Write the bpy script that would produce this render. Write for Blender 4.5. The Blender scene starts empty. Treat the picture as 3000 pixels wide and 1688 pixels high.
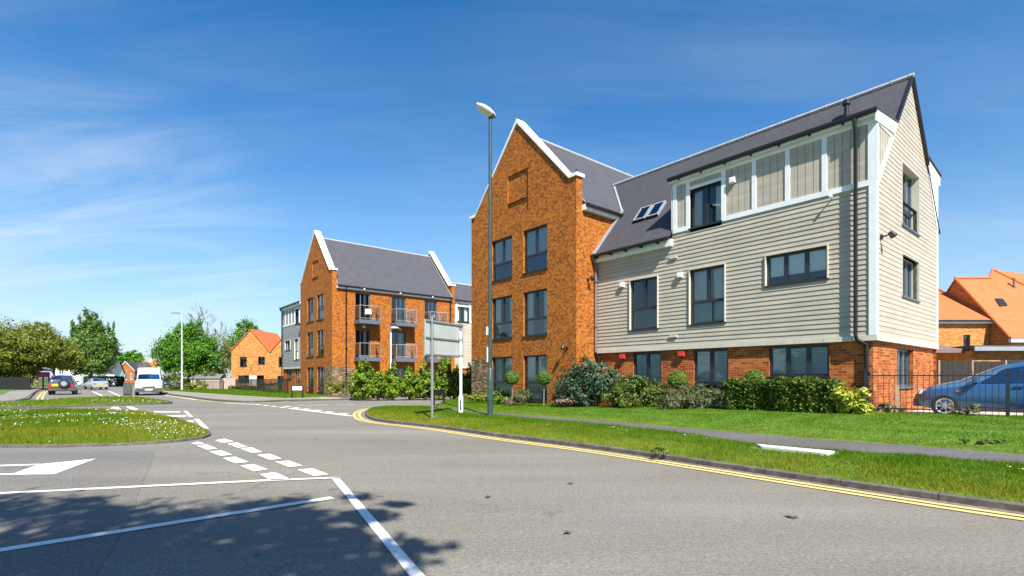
import bpy, math, random
import numpy as np
from mathutils import Vector, Matrix

# ------------------------------------------------------------------ camera, sky, sun, exposure
scene = bpy.context.scene
EYE = 1.3
FPX, HZ, CX = 1493.0, 1106.0, 1500.0        # focal length, horizon row and centre column of a 3000 x 1688 frame
cam_d = bpy.data.cameras.new('camera')
cam_d.sensor_fit = 'HORIZONTAL'; cam_d.sensor_width = 36.0
cam_d.lens = 36.0 * FPX / 3000.0
cam_d.shift_y = (HZ - 844.0) / 3000.0
cam_d.clip_start = 0.05; cam_d.clip_end = 6000
cam = bpy.data.objects.new('camera', cam_d); scene.collection.objects.link(cam)
cam.location = (0, 0, EYE); cam.rotation_euler = (math.radians(90), 0, 0)
scene.camera = cam

SUN_EL = math.radians(47.0)
SX, SY = 0.307, -0.952                      # horizontal direction towards the sun
world = bpy.data.worlds.new('World'); scene.world = world; world.use_nodes = True
SUN_STRENGTH, SKY_STRENGTH, EXPOSURE = 5.0, 0.085, 1.02
sun_d = bpy.data.lights.new('sun', 'SUN'); sun_d.energy = SUN_STRENGTH; sun_d.angle = math.radians(0.55)
sun_d.color = (1.0, 0.95, 0.87)
sun = bpy.data.objects.new('sun', sun_d); scene.collection.objects.link(sun)
sv = Vector((SX*math.cos(SUN_EL), SY*math.cos(SUN_EL), math.sin(SUN_EL)))
sun.rotation_euler = sv.to_track_quat('Z', 'Y').to_euler(); sun.location = (5, -20, 40)

nt = world.node_tree; nt.nodes.clear()
def N(t, typ, **kw):
    n = t.nodes.new(typ)
    for k, v in kw.items(): setattr(n, k, v)
    return n
wo = N(nt, 'ShaderNodeOutputWorld'); bg = N(nt, 'ShaderNodeBackground'); bg.inputs[1].default_value = SKY_STRENGTH
sky = N(nt, 'ShaderNodeTexSky', sky_type='NISHITA'); sky.sun_disc = False
sky.sun_elevation = SUN_EL; sky.sun_rotation = math.atan2(SX, SY)
sky.air_density = 1.0; sky.dust_density = 0.35; sky.ozone_density = 2.2; sky.altitude = 0
hs = N(nt, 'ShaderNodeHueSaturation'); hs.inputs['Saturation'].default_value = 1.34; hs.inputs['Value'].default_value = 1.0
tn = N(nt, 'ShaderNodeMix', data_type='RGBA', blend_type='MULTIPLY'); tn.inputs[0].default_value = 1.0; tn.inputs[7].default_value = (0.95, 1.0, 1.04, 1)
nt.links.new(sky.outputs[0], tn.inputs[6]); nt.links.new(tn.outputs[2], hs.inputs['Color'])
# thin cirrus: streaked noise over the sky dome
tc = N(nt, 'ShaderNodeTexCoord'); sep = N(nt, 'ShaderNodeSeparateXYZ'); nt.links.new(tc.outputs['Generated'], sep.inputs[0])
def mathn(t, op, a, b=None, clamp=False):
    n = N(t, 'ShaderNodeMath', operation=op); n.use_clamp = clamp
    for i, x in enumerate((a, b)):
        if x is None: continue
        if isinstance(x, (int, float)): n.inputs[i].default_value = x
        else: t.links.new(x, n.inputs[i])
    return n.outputs[0]
zz = mathn(nt, 'ADD', mathn(nt, 'MAXIMUM', sep.outputs[2], 0.0), 0.16)
px = mathn(nt, 'DIVIDE', sep.outputs[0], zz); py = mathn(nt, 'DIVIDE', sep.outputs[1], zz)
cmb = N(nt, 'ShaderNodeCombineXYZ'); nt.links.new(px, cmb.inputs[0]); nt.links.new(py, cmb.inputs[1])
mp = N(nt, 'ShaderNodeMapping'); mp.inputs['Rotation'].default_value = (0, 0, math.radians(-24)); mp.inputs['Scale'].default_value = (0.5, 1.9, 1)
nt.links.new(cmb.outputs[0], mp.inputs[0])
n1 = N(nt, 'ShaderNodeTexNoise'); n1.inputs['Scale'].default_value = 1.5; n1.inputs['Detail'].default_value = 9; n1.inputs['Roughness'].default_value = 0.62; n1.inputs['Distortion'].default_value = 0.6
nt.links.new(mp.outputs[0], n1.inputs['Vector'])
n2 = N(nt, 'ShaderNodeTexNoise'); n2.inputs['Scale'].default_value = 0.45; n2.inputs['Detail'].default_value = 2
nt.links.new(cmb.outputs[0], n2.inputs['Vector'])
cr1 = N(nt, 'ShaderNodeMapRange'); cr1.inputs[1].default_value = 0.40; cr1.inputs[2].default_value = 0.74; nt.links.new(n1.outputs[0], cr1.inputs[0])
cr2 = N(nt, 'ShaderNodeMapRange'); cr2.inputs[1].default_value = 0.36; cr2.inputs[2].default_value = 0.66; nt.links.new(n2.outputs[0], cr2.inputs[0])
dot = N(nt, 'ShaderNodeVectorMath', operation='DOT_PRODUCT'); nt.links.new(tc.outputs['Generated'], dot.inputs[0]); dot.inputs[1].default_value = Vector((-0.80, 1, 0.24)).normalized()
cr3 = N(nt, 'ShaderNodeMapRange'); cr3.inputs[1].default_value = 0.962; cr3.inputs[2].default_value = 0.995; nt.links.new(dot.outputs['Value'], cr3.inputs[0])
veil = mathn(nt, 'MULTIPLY', cr3.outputs[0], mathn(nt, 'ADD', mathn(nt, 'MULTIPLY', cr1.outputs[0], 0.75), 0.08))
cf = mathn(nt, 'ADD', mathn(nt, 'MULTIPLY', mathn(nt, 'MULTIPLY', cr1.outputs[0], cr2.outputs[0]), 0.26), mathn(nt, 'MULTIPLY', veil, 0.52), True)
# paler, bluer air low over the horizon
hzf = mathn(nt, 'MULTIPLY', mathn(nt, 'POWER', mathn(nt, 'SUBTRACT', 1.0, mathn(nt, 'ABSOLUTE', sep.outputs[2])), 5.0), 0.92, True)
hmx = N(nt, 'ShaderNodeMix', data_type='RGBA'); nt.links.new(hzf, hmx.inputs[0]); nt.links.new(hs.outputs[0], hmx.inputs[6]); hmx.inputs[7].default_value = (3.5, 4.5, 5.2, 1)
mxc = N(nt, 'ShaderNodeMix', data_type='RGBA'); nt.links.new(cf, mxc.inputs[0])
nt.links.new(hmx.outputs[2], mxc.inputs[6]); mxc.inputs[7].default_value = (5.4, 5.8, 6.2, 1)
nt.links.new(mxc.outputs[2], bg.inputs[0]); nt.links.new(bg.outputs[0], wo.inputs[0])

scene.view_settings.view_transform = 'Standard'; scene.view_settings.look = 'None'
scene.view_settings.exposure = EXPOSURE; scene.view_settings.gamma = 1.0
scene.render.engine = 'CYCLES'
scene.cycles.max_bounces = 8; scene.cycles.transparent_max_bounces = 16

# ------------------------------------------------------------------ helpers
COL = scene.collection
rng = np.random.default_rng(7)
random.seed(7)
Z = Vector((0, 0, 1))

def smooth(a, b, x):
    t = min(1.0, max(0.0, (x-a)/(b-a))); return t*t*(3-2*t)
def R(y):                                   # the road falls gently towards the far end
    return -0.22*smooth(15, 48, y)
def G(u, v, dz=0.0):
    """ground point seen at column u, row v of the survey frame, dz above the road level"""
    y = 20.0
    for _ in range(30):
        y = min(400.0, FPX*(EYE-(R(y)+dz))/max(v-HZ, 0.5))
    return Vector(((u-CX)/FPX*y, y, R(y)+dz))
def at(u, v, y):
    return Vector(((u-CX)/FPX*y, y, EYE+(HZ-v)/FPX*y))

class MB:
    """collects faces; build() links them as one mesh object"""
    def __init__(self, T=None):
        self.v = []; self.f = []; self.uv = []; self.m = []; self.T = T
    def face(self, pts, m=0, uv=None):
        P = [Vector(p) for p in pts]
        if self.T is not None: P = [self.T @ p for p in P]
        n = Vector((0, 0, 0))
        for i in range(len(P)):
            a, b = P[i], P[(i+1) % len(P)]
            n += Vector(((a.y-b.y)*(a.z+b.z), (a.z-b.z)*(a.x+b.x), (a.x-b.x)*(a.y+b.y)))
        if n.length < 1e-12: return
        n.normalize()
        ud = Z.cross(n)
        if ud.length < 1e-3: ud = Vector((1, 0, 0))
        ud.normalize(); vd = n.cross(ud)
        i0 = len(self.v); self.v += [tuple(p) for p in P]
        self.f.append(list(range(i0, i0+len(P)))); self.m.append(m)
        self.uv.append(uv if uv else [(p.dot(ud), p.dot(vd)) for p in P])
    def obox(self, o, ax, ay, az, m=0):
        o, ax, ay, az = Vector(o), Vector(ax), Vector(ay), Vector(az)
        c = lambda i, j, k: o+ax*i+ay*j+az*k
        for q in (((0,0,0),(0,1,0),(1,1,0),(1,0,0)), ((0,0,1),(1,0,1),(1,1,1),(0,1,1)),
                  ((0,0,0),(1,0,0),(1,0,1),(0,0,1)), ((1,0,0),(1,1,0),(1,1,1),(1,0,1)),
                  ((1,1,0),(0,1,0),(0,1,1),(1,1,1)), ((0,1,0),(0,0,0),(0,0,1),(0,1,1))):
            self.face([c(*k) for k in q], m)
    def box(self, x0, x1, y0, y1, z0, z1, m=0):
        self.obox((x0, y0, z0), (x1-x0, 0, 0), (0, y1-y0, 0), (0, 0, z1-z0), m)
    def prism(self, poly, d, m=0):
        """poly: list of 3d points, extruded by vector d"""
        poly = [Vector(p) for p in poly]; d = Vector(d)
        self.face(poly[::-1], m); self.face([p+d for p in poly], m)
        for i in range(len(poly)):
            a, b = poly[i], poly[(i+1) % len(poly)]
            self.face([a, b, b+d, a+d], m)
    def tube(self, pts, r, n=8, m=0, r2=None, cap=True):
        pts = [Vector(p) for p in pts]; L = len(pts)
        rad = r if isinstance(r, (list, tuple)) else [r+((r2 if r2 is not None else r)-r)*i/max(1, L-1) for i in range(L)]
        rings = []; prev = None
        for i, p in enumerate(pts):
            d = (pts[min(i+1, L-1)]-pts[max(i-1, 0)]).normalized()
            a = (Vector((1, 0, 0)) if abs(d.x) < 0.9 else Vector((0, 1, 0))) if prev is None else prev
            a = (a-d*a.dot(d)).normalized(); prev = a; b = d.cross(a)
            rings.append([p+(a*math.cos(2*math.pi*k/n)+b*math.sin(2*math.pi*k/n))*rad[i] for k in range(n)])
        for i in range(L-1):
            for k in range(n):
                k2 = (k+1) % n
                self.face([rings[i][k], rings[i][k2], rings[i+1][k2], rings[i+1][k]], m)
        if cap: self.face(rings[0][::-1], m); self.face(rings[-1], m)
    def lathe(self, o, axis, prof, n=20, m=0):
        """prof: list of (radius, distance along axis)"""
        o, axis = Vector(o), Vector(axis).normalized()
        a = Vector((0, 0, 1)) if abs(axis.z) < 0.9 else Vector((1, 0, 0))
        a = (a-axis*a.dot(axis)).normalized(); b = axis.cross(a)
        rings = [[o+axis*t+(a*math.cos(2*math.pi*k/n)+b*math.sin(2*math.pi*k/n))*r for k in range(n)] for r, t in prof]
        for i in range(len(prof)-1):
            for k in range(n):
                k2 = (k+1) % n
                if prof[i][0] < 1e-6: self.face([rings[i][0], rings[i+1][k], rings[i+1][k2]], m)
                elif prof[i+1][0] < 1e-6: self.face([rings[i][k], rings[i+1][0], rings[i][k2]], m)
                else: self.face([rings[i][k], rings[i+1][k], rings[i+1][k2], rings[i][k2]], m)
    def build(self, name, mats, parent=None, smooth=False, weld=False, **tags):
        me = bpy.data.meshes.new(name)
        me.from_pydata(self.v, [], self.f)
        ul = me.uv_layers.new(name='UVMap')
        flat = [c for f in self.uv for p in f for c in p]
        ul.data.foreach_set('uv', flat)
        if not isinstance(mats, (list, tuple)): mats = [mats]
        for mt in mats: me.materials.append(mt)
        me.polygons.foreach_set('material_index', self.m)
        if smooth: me.polygons.foreach_set('use_smooth', [True]*len(self.f))
        me.update()
        if weld or smooth:
            import bmesh
            bm = bmesh.new(); bm.from_mesh(me); bmesh.ops.remove_doubles(bm, verts=bm.verts, dist=1e-4)
            bm.to_mesh(me); bm.free()
        if smooth:
            try: me.set_sharp_from_angle(angle=math.radians(38))
            except Exception: pass
        o = bpy.data.objects.new(name, me); COL.objects.link(o)
        if parent is not None: o.parent = parent
        for k, val in tags.items(): o[k] = val
        return o

def thing(name, label, cat, loc=(0, 0, 0), rz=0.0, group=None):
    o = bpy.data.objects.new(name, None); COL.objects.link(o)
    o.empty_display_size = 0.3
    o.location = loc; o.rotation_euler = (0, 0, rz); o['label'] = label; o['category'] = cat
    if group: o['group'] = group
    return o
def tag(o, label, cat, group=None):
    o['label'] = label; o['category'] = cat
    if group: o['group'] = group
    return o
def copy_tree(o, parent=None):
    c = o.copy(); COL.objects.link(c)
    if parent is not None: c.parent = parent
    for ch in list(o.children): copy_tree(ch, c)
    return c
def np_mesh(name, verts, nper, mat, parent=None, tint=None):
    """verts: (faces*nper, 3) array; every nper vertices make one face"""
    nv = len(verts); nf = nv//nper
    me = bpy.data.meshes.new(name)
    me.vertices.add(nv); me.vertices.foreach_set('co', np.asarray(verts, dtype=np.float32).ravel())
    me.loops.add(nv); me.loops.foreach_set('vertex_index', np.arange(nv, dtype=np.int32))
    me.polygons.add(nf)
    me.polygons.foreach_set('loop_start', np.arange(0, nv, nper, dtype=np.int32))
    me.polygons.foreach_set('loop_total', np.full(nf, nper, dtype=np.int32))
    if tint is not None:
        a = me.attributes.new('tint', 'FLOAT', 'POINT'); a.data.foreach_set('value', np.asarray(tint, dtype=np.float32))
    me.materials.append(mat); me.update(calc_edges=True); me.validate()
    o = bpy.data.objects.new(name, me); COL.objects.link(o)
    if parent is not None: o.parent = parent
    return o

# ------------------------------------------------------------------ materials
def new_mat(name):
    m = bpy.data.materials.new(name); m.use_nodes = True
    t = m.node_tree; b = t.nodes['Principled BSDF']
    return m, t, b
def coords(t, kind='Object', scale=(1, 1, 1)):
    c = N(t, 'ShaderNodeTexCoord'); mpn = N(t, 'ShaderNodeMapping'); mpn.inputs['Scale'].default_value = scale
    t.links.new(c.outputs[kind], mpn.inputs[0]); return mpn.outputs[0]
def noise(t, vec, scale, detail=3, rough=0.55):
    n = N(t, 'ShaderNodeTexNoise'); n.inputs['Scale'].default_value = scale; n.inputs['Detail'].default_value = detail
    n.inputs['Roughness'].default_value = rough
    if vec is not None: t.links.new(vec, n.inputs['Vector'])
    return n.outputs[0]
def ramp(t, fac, stops):
    r = N(t, 'ShaderNodeValToRGB'); e = r.color_ramp.elements
    while len(e) < len(stops): e.new(0.5)
    for i, (p, c) in enumerate(stops):
        e[i].position = p; e[i].color = (c[0], c[1], c[2], 1) if not isinstance(c, (int, float)) else (c, c, c, 1)
    t.links.new(fac, r.inputs[0]); return r.outputs[0]
def mixc(t, fac, a, b, blend='MIX'):
    n = N(t, 'ShaderNodeMix', data_type='RGBA', blend_type=blend)
    for i, x in ((0, fac), (6, a), (7, b)):
        if isinstance(x, (int, float)): n.inputs[i].default_value = x
        elif isinstance(x, tuple): n.inputs[i].default_value = (x[0], x[1], x[2], 1)
        else: t.links.new(x, n.inputs[i])
    return n.outputs[2]
def bump(t, b, h, strength=0.3, dist=0.02):
    n = N(t, 'ShaderNodeBump'); n.inputs['Strength'].default_value = strength; n.inputs['Distance'].default_value = dist
    t.links.new(h, n.inputs['Height']); t.links.new(n.outputs[0], b.inputs['Normal'])

def plain(name, col, rough=0.5, metal=0.0, vary=0.12, scale=6.0, spec=0.5):
    """paint, plastic or metal with a little soiling"""
    m, t, b = new_mat(name)
    n = noise(t, coords(t), scale, 5, 0.65)
    dark = tuple(c*(1-vary) for c in col); lite = tuple(min(1, c*(1+vary*0.6)) for c in col)
    t.links.new(ramp(t, n, [(0.3, dark), (0.7, lite)]), b.inputs['Base Color'])
    b.inputs['Roughness'].default_value = rough; b.inputs['Metallic'].default_value = metal
    b.inputs['Specular IOR Level'].default_value = spec
    return m

def brick_mat(name, cols, mortar, bump_s=0.25, bw=0.225, bh=0.075, var_scale=0.6):
    """cols: ramp of brick colours, picked brick by brick"""
    m, t, b = new_mat(name)
    uv = coords(t, 'UV')
    s_ = N(t, 'ShaderNodeSeparateXYZ'); t.links.new(uv, s_.inputs[0])
    rw = mathn(t, 'DIVIDE', s_.outputs[1], bh); row = mathn(t, 'FLOOR', rw)
    xo = mathn(t, 'ADD', mathn(t, 'DIVIDE', s_.outputs[0], bw), mathn(t, 'MULTIPLY', mathn(t, 'PINGPONG', row, 1.0), 0.5))
    cell = N(t, 'ShaderNodeCombineXYZ'); t.links.new(mathn(t, 'FLOOR', xo), cell.inputs[0]); t.links.new(row, cell.inputs[1])
    wno = N(t, 'ShaderNodeTexWhiteNoise', noise_dimensions='2D'); t.links.new(cell.outputs[0], wno.inputs['Vector'])
    wn = wno.outputs['Value']
    big = noise(t, coords(t, 'UV', (var_scale, var_scale*1.6, 1)), 1.0, 5, 0.65)
    pick2 = mathn(t, 'ADD', mathn(t, 'MULTIPLY', wn, 0.66), mathn(t, 'MULTIPLY', big, 0.34))
    col = ramp(t, pick2, cols)
    fx = mathn(t, 'LESS_THAN', mathn(t, 'FRACT', xo), 0.045); fy = mathn(t, 'LESS_THAN', mathn(t, 'FRACT', rw), 0.13)
    fac = mathn(t, 'MAXIMUM', fx, fy)
    out = mixc(t, fac, col, mortar)
    t.links.new(out, b.inputs['Base Color']); b.inputs['Roughness'].default_value = 0.85
    b.inputs['Specular IOR Level'].default_value = 0.25
    return m
M = {}
M['brick'] = brick_mat('orange_red_brick', [(0.17, (0.11, 0.038, 0.012)), (0.27, (0.22, 0.058, 0.008)), (0.45, (0.31, 0.082, 0.008)), (0.62, (0.355, 0.105, 0.009)), (0.80, (0.41, 0.150, 0.015))], (0.33, 0.15, 0.045), 0.25, 0.1125, 0.075)
M['brick_red'] = brick_mat('red_brick', [(0.18, (0.18, 0.042, 0.012)), (0.40, (0.31, 0.068, 0.013)), (0.6, (0.38, 0.095, 0.016)), (0.78, (0.43, 0.14, 0.03))], (0.40, 0.22, 0.10))
M['brick_dark'] = brick_mat('brown_header_brick', [(0.3, (0.055, 0.038, 0.022)), (0.55, (0.14, 0.09, 0.05)), (0.8, (0.30, 0.20, 0.10))], (0.30, 0.22, 0.12), 0.5)
M['brick_far'] = brick_mat('orange_house_brick', [(0.3, (0.34, 0.12, 0.028)), (0.55, (0.47, 0.19, 0.04)), (0.8, (0.52, 0.25, 0.07))], (0.42, 0.26, 0.11))

def board_mat(name, col):
    m, t, b = new_mat(name)
    g = noise(t, coords(t, 'UV', (0.9, 7.4, 1)), 1.0, 2, 0.5)
    f = noise(t, coords(t, 'UV', (2.0, 60.0, 1)), 1.0, 3, 0.6)
    s = noise(t, coords(t, 'UV', (1.5, 0.25, 1)), 1.0, 3, 0.6)
    k = mathn(t, 'ADD', mathn(t, 'MULTIPLY', g, 0.5), mathn(t, 'ADD', mathn(t, 'MULTIPLY', f, 0.2), mathn(t, 'MULTIPLY', s, 0.3)))
    cc = ramp(t, k, [(0.3, tuple(c*0.80 for c in col)), (0.55, col), (0.75, tuple(c*1.10 for c in col))])
    # butt joints: boards about 3.6 m long, staggered row by row
    sp = N(t, 'ShaderNodeSeparateXYZ'); t.links.new(coords(t, 'UV'), sp.inputs[0])
    rw = mathn(t, 'FLOOR', mathn(t, 'DIVIDE', mathn(t, 'ADD', sp.outputs[1], 0.06), 0.1345))
    w1 = N(t, 'ShaderNodeTexWhiteNoise', noise_dimensions='1D'); t.links.new(rw, w1.inputs['W'])
    jt = mathn(t, 'LESS_THAN', mathn(t, 'FRACT', mathn(t, 'ADD', mathn(t, 'DIVIDE', sp.outputs[0], 3.6), w1.outputs['Value'])), 0.0022)
    cc = mixc(t, mathn(t, 'MULTIPLY', jt, 0.6), cc, tuple(c*0.3 for c in col))
    # each board a touch lighter or darker, and rain streaks
    cc = mixc(t, 0.5, cc, mixc(t, 1.0, cc, ramp(t, w1.outputs['Value'], [(0.0, 0.86), (1.0, 1.10)]), 'MULTIPLY'))
    stk = noise(t, coords(t, 'UV', (7.0, 0.35, 1)), 1.0, 4, 0.6)
    cc = mixc(t, ramp(t, stk, [(0.56, 0.0), (0.72, 0.35)]), cc, tuple(c*0.72 for c in col))
    t.links.new(cc, b.inputs['Base Color'])
    b.inputs['Roughness'].default_value = 0.6; b.inputs['Specular IOR Level'].default_value = 0.35
    return m
M['board'] = board_mat('sage_weatherboard', (0.425, 0.382, 0.308))
M['board_grey'] = board_mat('grey_weatherboard', (0.30, 0.30, 0.29))
M['trim'] = plain('white_painted_trim', (0.74, 0.76, 0.77), 0.45, vary=0.10, scale=3)
M['cream'] = plain('cream_drip_board', (0.55, 0.52, 0.43), 0.5, vary=0.12, scale=4)
M['coping'] = plain('pale_stone_coping', (0.76, 0.74, 0.68), 0.7, vary=0.14, scale=5)
M['black'] = plain('black_plastic', (0.014, 0.014, 0.016), 0.35, vary=0.3)
M['frame'] = plain('anthracite_frame', (0.022, 0.025, 0.029), 0.4, vary=0.2)
M['frame_grey'] = plain('slate_grey_door', (0.10, 0.12, 0.15), 0.45, vary=0.15)
M['lead'] = plain('lead_flashing', (0.30, 0.32, 0.34), 0.55, metal=0.2, vary=0.2)
M['ridge'] = plain('grey_ridge_tile', (0.36, 0.37, 0.38), 0.7, vary=0.2)
M['white'] = plain('white_plastic', (0.80, 0.80, 0.79), 0.4, vary=0.06)
M['red'] = plain('red_plastic', (0.62, 0.045, 0.03), 0.4, vary=0.1)
M['galv'] = plain('galvanised_steel', (0.27, 0.275, 0.275), 0.55, metal=0.5, vary=0.2, scale=9)
M['signback'] = plain('grey_sign_back', (0.36, 0.385, 0.37), 0.5, metal=0.0, vary=0.13, scale=2.2)
M['chrome'] = plain('brushed_rail', (0.62, 0.63, 0.64), 0.3, metal=0.7)
M['mast'] = plain('green_grey_column', (0.028, 0.062, 0.058), 0.42, vary=0.35, scale=4)
M['maststeel'] = plain('pale_grey_column', (0.50, 0.52, 0.52), 0.5, vary=0.15)
M['tyre'] = plain('tyre_rubber', (0.018, 0.018, 0.019), 0.85, vary=0.3)
M['alloy'] = plain('silver_wheel', (0.55, 0.56, 0.57), 0.3, metal=0.75, vary=0.15)
M['plastic'] = plain('grey_bumper_plastic', (0.06, 0.06, 0.065), 0.6, vary=0.2)
M['purple'] = plain('plum_shelter_paint', (0.25, 0.045, 0.13), 0.45, vary=0.15)
M['yellowsign'] = plain('yellow_panel', (0.75, 0.48, 0.02), 0.5, vary=0.05)
M['post_wood'] = plain('weathered_timber', (0.25, 0.175, 0.105), 0.85, vary=0.3, scale=8)
M['bark'] = plain('bark', (0.12, 0.092, 0.065), 0.9, vary=0.4, scale=12)
M['bark_pale'] = plain('pale_bark', (0.22, 0.20, 0.18), 0.9, vary=0.3, scale=12)
M['soffit'] = plain('brown_soffit', (0.20, 0.13, 0.12), 0.6)
M['blind'] = plain('pale_blind', (0.82, 0.84, 0.83), 0.6, vary=0.05)
M['curtain'] = plain('grey_curtain', (0.66, 0.66, 0.60), 0.8, vary=0.15)

def paint(name, col):
    m, t, b = new_mat(name)
    n = noise(t, coords(t), 3.0, 4)
    t.links.new(ramp(t, n, [(0.3, tuple(c*0.92 for c in col)), (0.7, col)]), b.inputs['Base Color'])
    b.inputs['Roughness'].default_value = 0.3; b.inputs['Coat Weight'].default_value = 0.8; b.inputs['Coat Roughness'].default_value = 0.05
    b.inputs['Metallic'].default_value = 0.25
    return m
M['blue_paint'] = paint('blue_car_paint', (0.035, 0.115, 0.25))
M['silver_paint'] = paint('silver_car_paint', (0.42, 0.44, 0.46))
M['white_paint'] = paint('white_van_paint', (0.80, 0.81, 0.82))
M['dark_paint'] = paint('dark_car_paint', (0.05, 0.052, 0.055))
M['navy_paint'] = paint('navy_car_paint', (0.02, 0.025, 0.04))

def glass_mat(name, tint, refl, col=None):
    m, t, b = new_mat(name)
    out = t.nodes['Material Output']; t.nodes.remove(b)
    tr = N(t, 'ShaderNodeBsdfTransparent'); tr.inputs[0].default_value = (*tint, 1)
    gl = N(t, 'ShaderNodeBsdfGlossy'); gl.inputs['Roughness'].default_value = 0.03; gl.inputs[0].default_value = (0.9, 0.95, 1, 1)
    wob = noise(t, coords(t), 1.2, 2); bn = N(t, 'ShaderNodeBump'); bn.inputs['Strength'].default_value = 0.008; bn.inputs['Distance'].default_value = 0.05
    t.links.new(wob, bn.inputs['Height']); t.links.new(bn.outputs[0], gl.inputs['Normal'])
    fr = N(t, 'ShaderNodeFresnel'); fr.inputs[0].default_value = 1.5
    k = mathn(t, 'ADD', mathn(t, 'MULTIPLY', fr.outputs[0], 1.2), refl, True)
    mx = N(t, 'ShaderNodeMixShader'); t.links.new(k, mx.inputs[0]); t.links.new(tr.outputs[0], mx.inputs[1]); t.links.new(gl.outputs[0], mx.inputs[2])
    t.links.new(mx.outputs[0], out.inputs[0])
    return m
M['glass'] = glass_mat('window_glass', (0.84, 0.93, 0.90), 0.045)
M['glass_low'] = glass_mat('tinted_lower_glass', (0.42, 0.60, 0.55), 0.06)
M['glass_rail'] = glass_mat('balustrade_glass', (0.82, 0.86, 0.85), 0.03)
M['glass_car'] = glass_mat('car_glass', (0.03, 0.03, 0.03), 0.30)
M['room'] = plain('dim_room', (0.05, 0.05, 0.05), 0.9)

def tile_mat(name, col, row, width, bump_s=0.35, seam=0.82):
    m, t, b = new_mat(name)
    bt = N(t, 'ShaderNodeTexBrick'); bt.inputs['Scale'].default_value = 1.0
    bt.inputs['Brick Width'].default_value = width; bt.inputs['Row Height'].default_value = row
    bt.inputs['Mortar Size'].default_value = 0.006; bt.inputs['Mortar Smooth'].default_value = 0.4
    bt.inputs['Color1'].default_value = (0.30, 0.30, 0.30, 1); bt.inputs['Color2'].default_value = (0.7, 0.7, 0.7, 1); bt.inputs['Mortar'].default_value = (0.5, 0.5, 0.5, 1)
    t.links.new(coords(t, 'UV'), bt.inputs['Vector'])
    n = noise(t, coords(t, 'UV'), 1.4, 5, 0.65)
    k = mixc(t, 0.5, bt.outputs[0], n)
    c = ramp(t, k, [(0.3, tuple(x*0.84 for x in col)), (0.55, col), (0.75, tuple(min(1, x*1.13) for x in col))])
    t.links.new(mixc(t, bt.outputs['Fac'], c, tuple(x*seam for x in col)), b.inputs['Base Color'])
    b.inputs['Roughness'].default_value = 0.7; b.inputs['Specular IOR Level'].default_value = 0.3
    # each course tips up at its lower edge
    sp = N(t, 'ShaderNodeSeparateXYZ'); t.links.new(coords(t, 'UV'), sp.inputs[0])
    saw = mathn(t, 'FRACT', mathn(t, 'DIVIDE', sp.outputs[1], row))
    h = mathn(t, 'SUBTRACT', mathn(t, 'SUBTRACT', 1.0, saw), bt.outputs['Fac'])
    bump(t, b, h, bump_s, 0.02)
    return m
M['slate'] = tile_mat('grey_slate', (0.060, 0.059, 0.066), 0.25, 0.30, 0.35, 0.55)
M['slate_smooth'] = tile_mat('smooth_grey_slate', (0.068, 0.068, 0.079), 0.25, 0.40, 0.08, 0.94)
M['clay'] = tile_mat('orange_clay_tile', (0.50, 0.145, 0.045), 0.30, 0.26, 0.5, 0.5)

def leaf_mat(name, dark, mid, lite, trans=0.35, patch=0.8):
    m, t, b = new_mat(name)
    out = t.nodes['Material Output']
    gi = N(t, 'ShaderNodeNewGeometry')
    n = noise(t, coords(t), patch, 3)
    k = mathn(t, 'ADD', mathn(t, 'MULTIPLY', gi.outputs['Random Per Island'], 0.6), mathn(t, 'MULTIPLY', n, 0.4))
    c = ramp(t, k, [(0.2, dark), (0.5, mid), (0.85, lite)])
    t.links.new(c, b.inputs['Base Color']); b.inputs['Roughness'].default_value = 0.5; b.inputs['Specular IOR Level'].default_value = 0.35
    tl = N(t, 'ShaderNodeBsdfTranslucent'); t.links.new(mixc(t, 1.0, c, (1.0, 1.0, 0.55), 'MULTIPLY'), tl.inputs[0])
    mx = N(t, 'ShaderNodeMixShader'); mx.inputs[0].default_value = trans
    t.links.new(b.outputs[0], mx.inputs[1]); t.links.new(tl.outputs[0], mx.inputs[2]); t.links.new(mx.outputs[0], out.inputs[0])
    return m
M['lf_olive'] = leaf_mat('olive_hedge_leaf', (0.055, 0.085, 0.010), (0.165, 0.205, 0.020), (0.31, 0.33, 0.05))
M['lf_lime'] = leaf_mat('yellow_green_leaf', (0.12, 0.15, 0.015), (0.21, 0.25, 0.02), (0.30, 0.32, 0.05))
M['lf_deep'] = leaf_mat('deep_green_leaf', (0.016, 0.05, 0.020), (0.045, 0.12, 0.035), (0.10, 0.20, 0.06))
M['lf_bright'] = leaf_mat('fresh_green_leaf', (0.03, 0.10, 0.006), (0.085, 0.24, 0.010), (0.17, 0.37, 0.02))
M['lf_tall'] = leaf_mat('mid_green_leaf', (0.035, 0.085, 0.014), (0.105, 0.21, 0.028), (0.21, 0.31, 0.07))
M['lf_brown'] = leaf_mat('bronze_twig_leaf', (0.07, 0.08, 0.016), (0.185, 0.19, 0.045), (0.35, 0.34, 0.13))
M['lf_laurel'] = leaf_mat('laurel_leaf', (0.03, 0.09, 0.006), (0.115, 0.23, 0.010), (0.36, 0.38, 0.03), 0.3, 1.2)
M['lf_dark'] = leaf_mat('dark_bush_leaf', (0.012, 0.030, 0.016), (0.035, 0.085, 0.035), (0.11, 0.17, 0.11), 0.2, 1.5)
M['lf_mid'] = leaf_mat('shrub_leaf', (0.035, 0.065, 0.010), (0.10, 0.16, 0.02), (0.19, 0.23, 0.05), 0.3, 1.5)
M['lf_sage'] = leaf_mat('lavender_leaf', (0.06, 0.08, 0.03), (0.14, 0.17, 0.075), (0.23, 0.26, 0.14), 0.3, 2)
M['lf_hedge'] = leaf_mat('clipped_hedge_leaf', (0.025, 0.055, 0.008), (0.085, 0.15, 0.018), (0.18, 0.25, 0.04), 0.3, 1.8)
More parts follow.
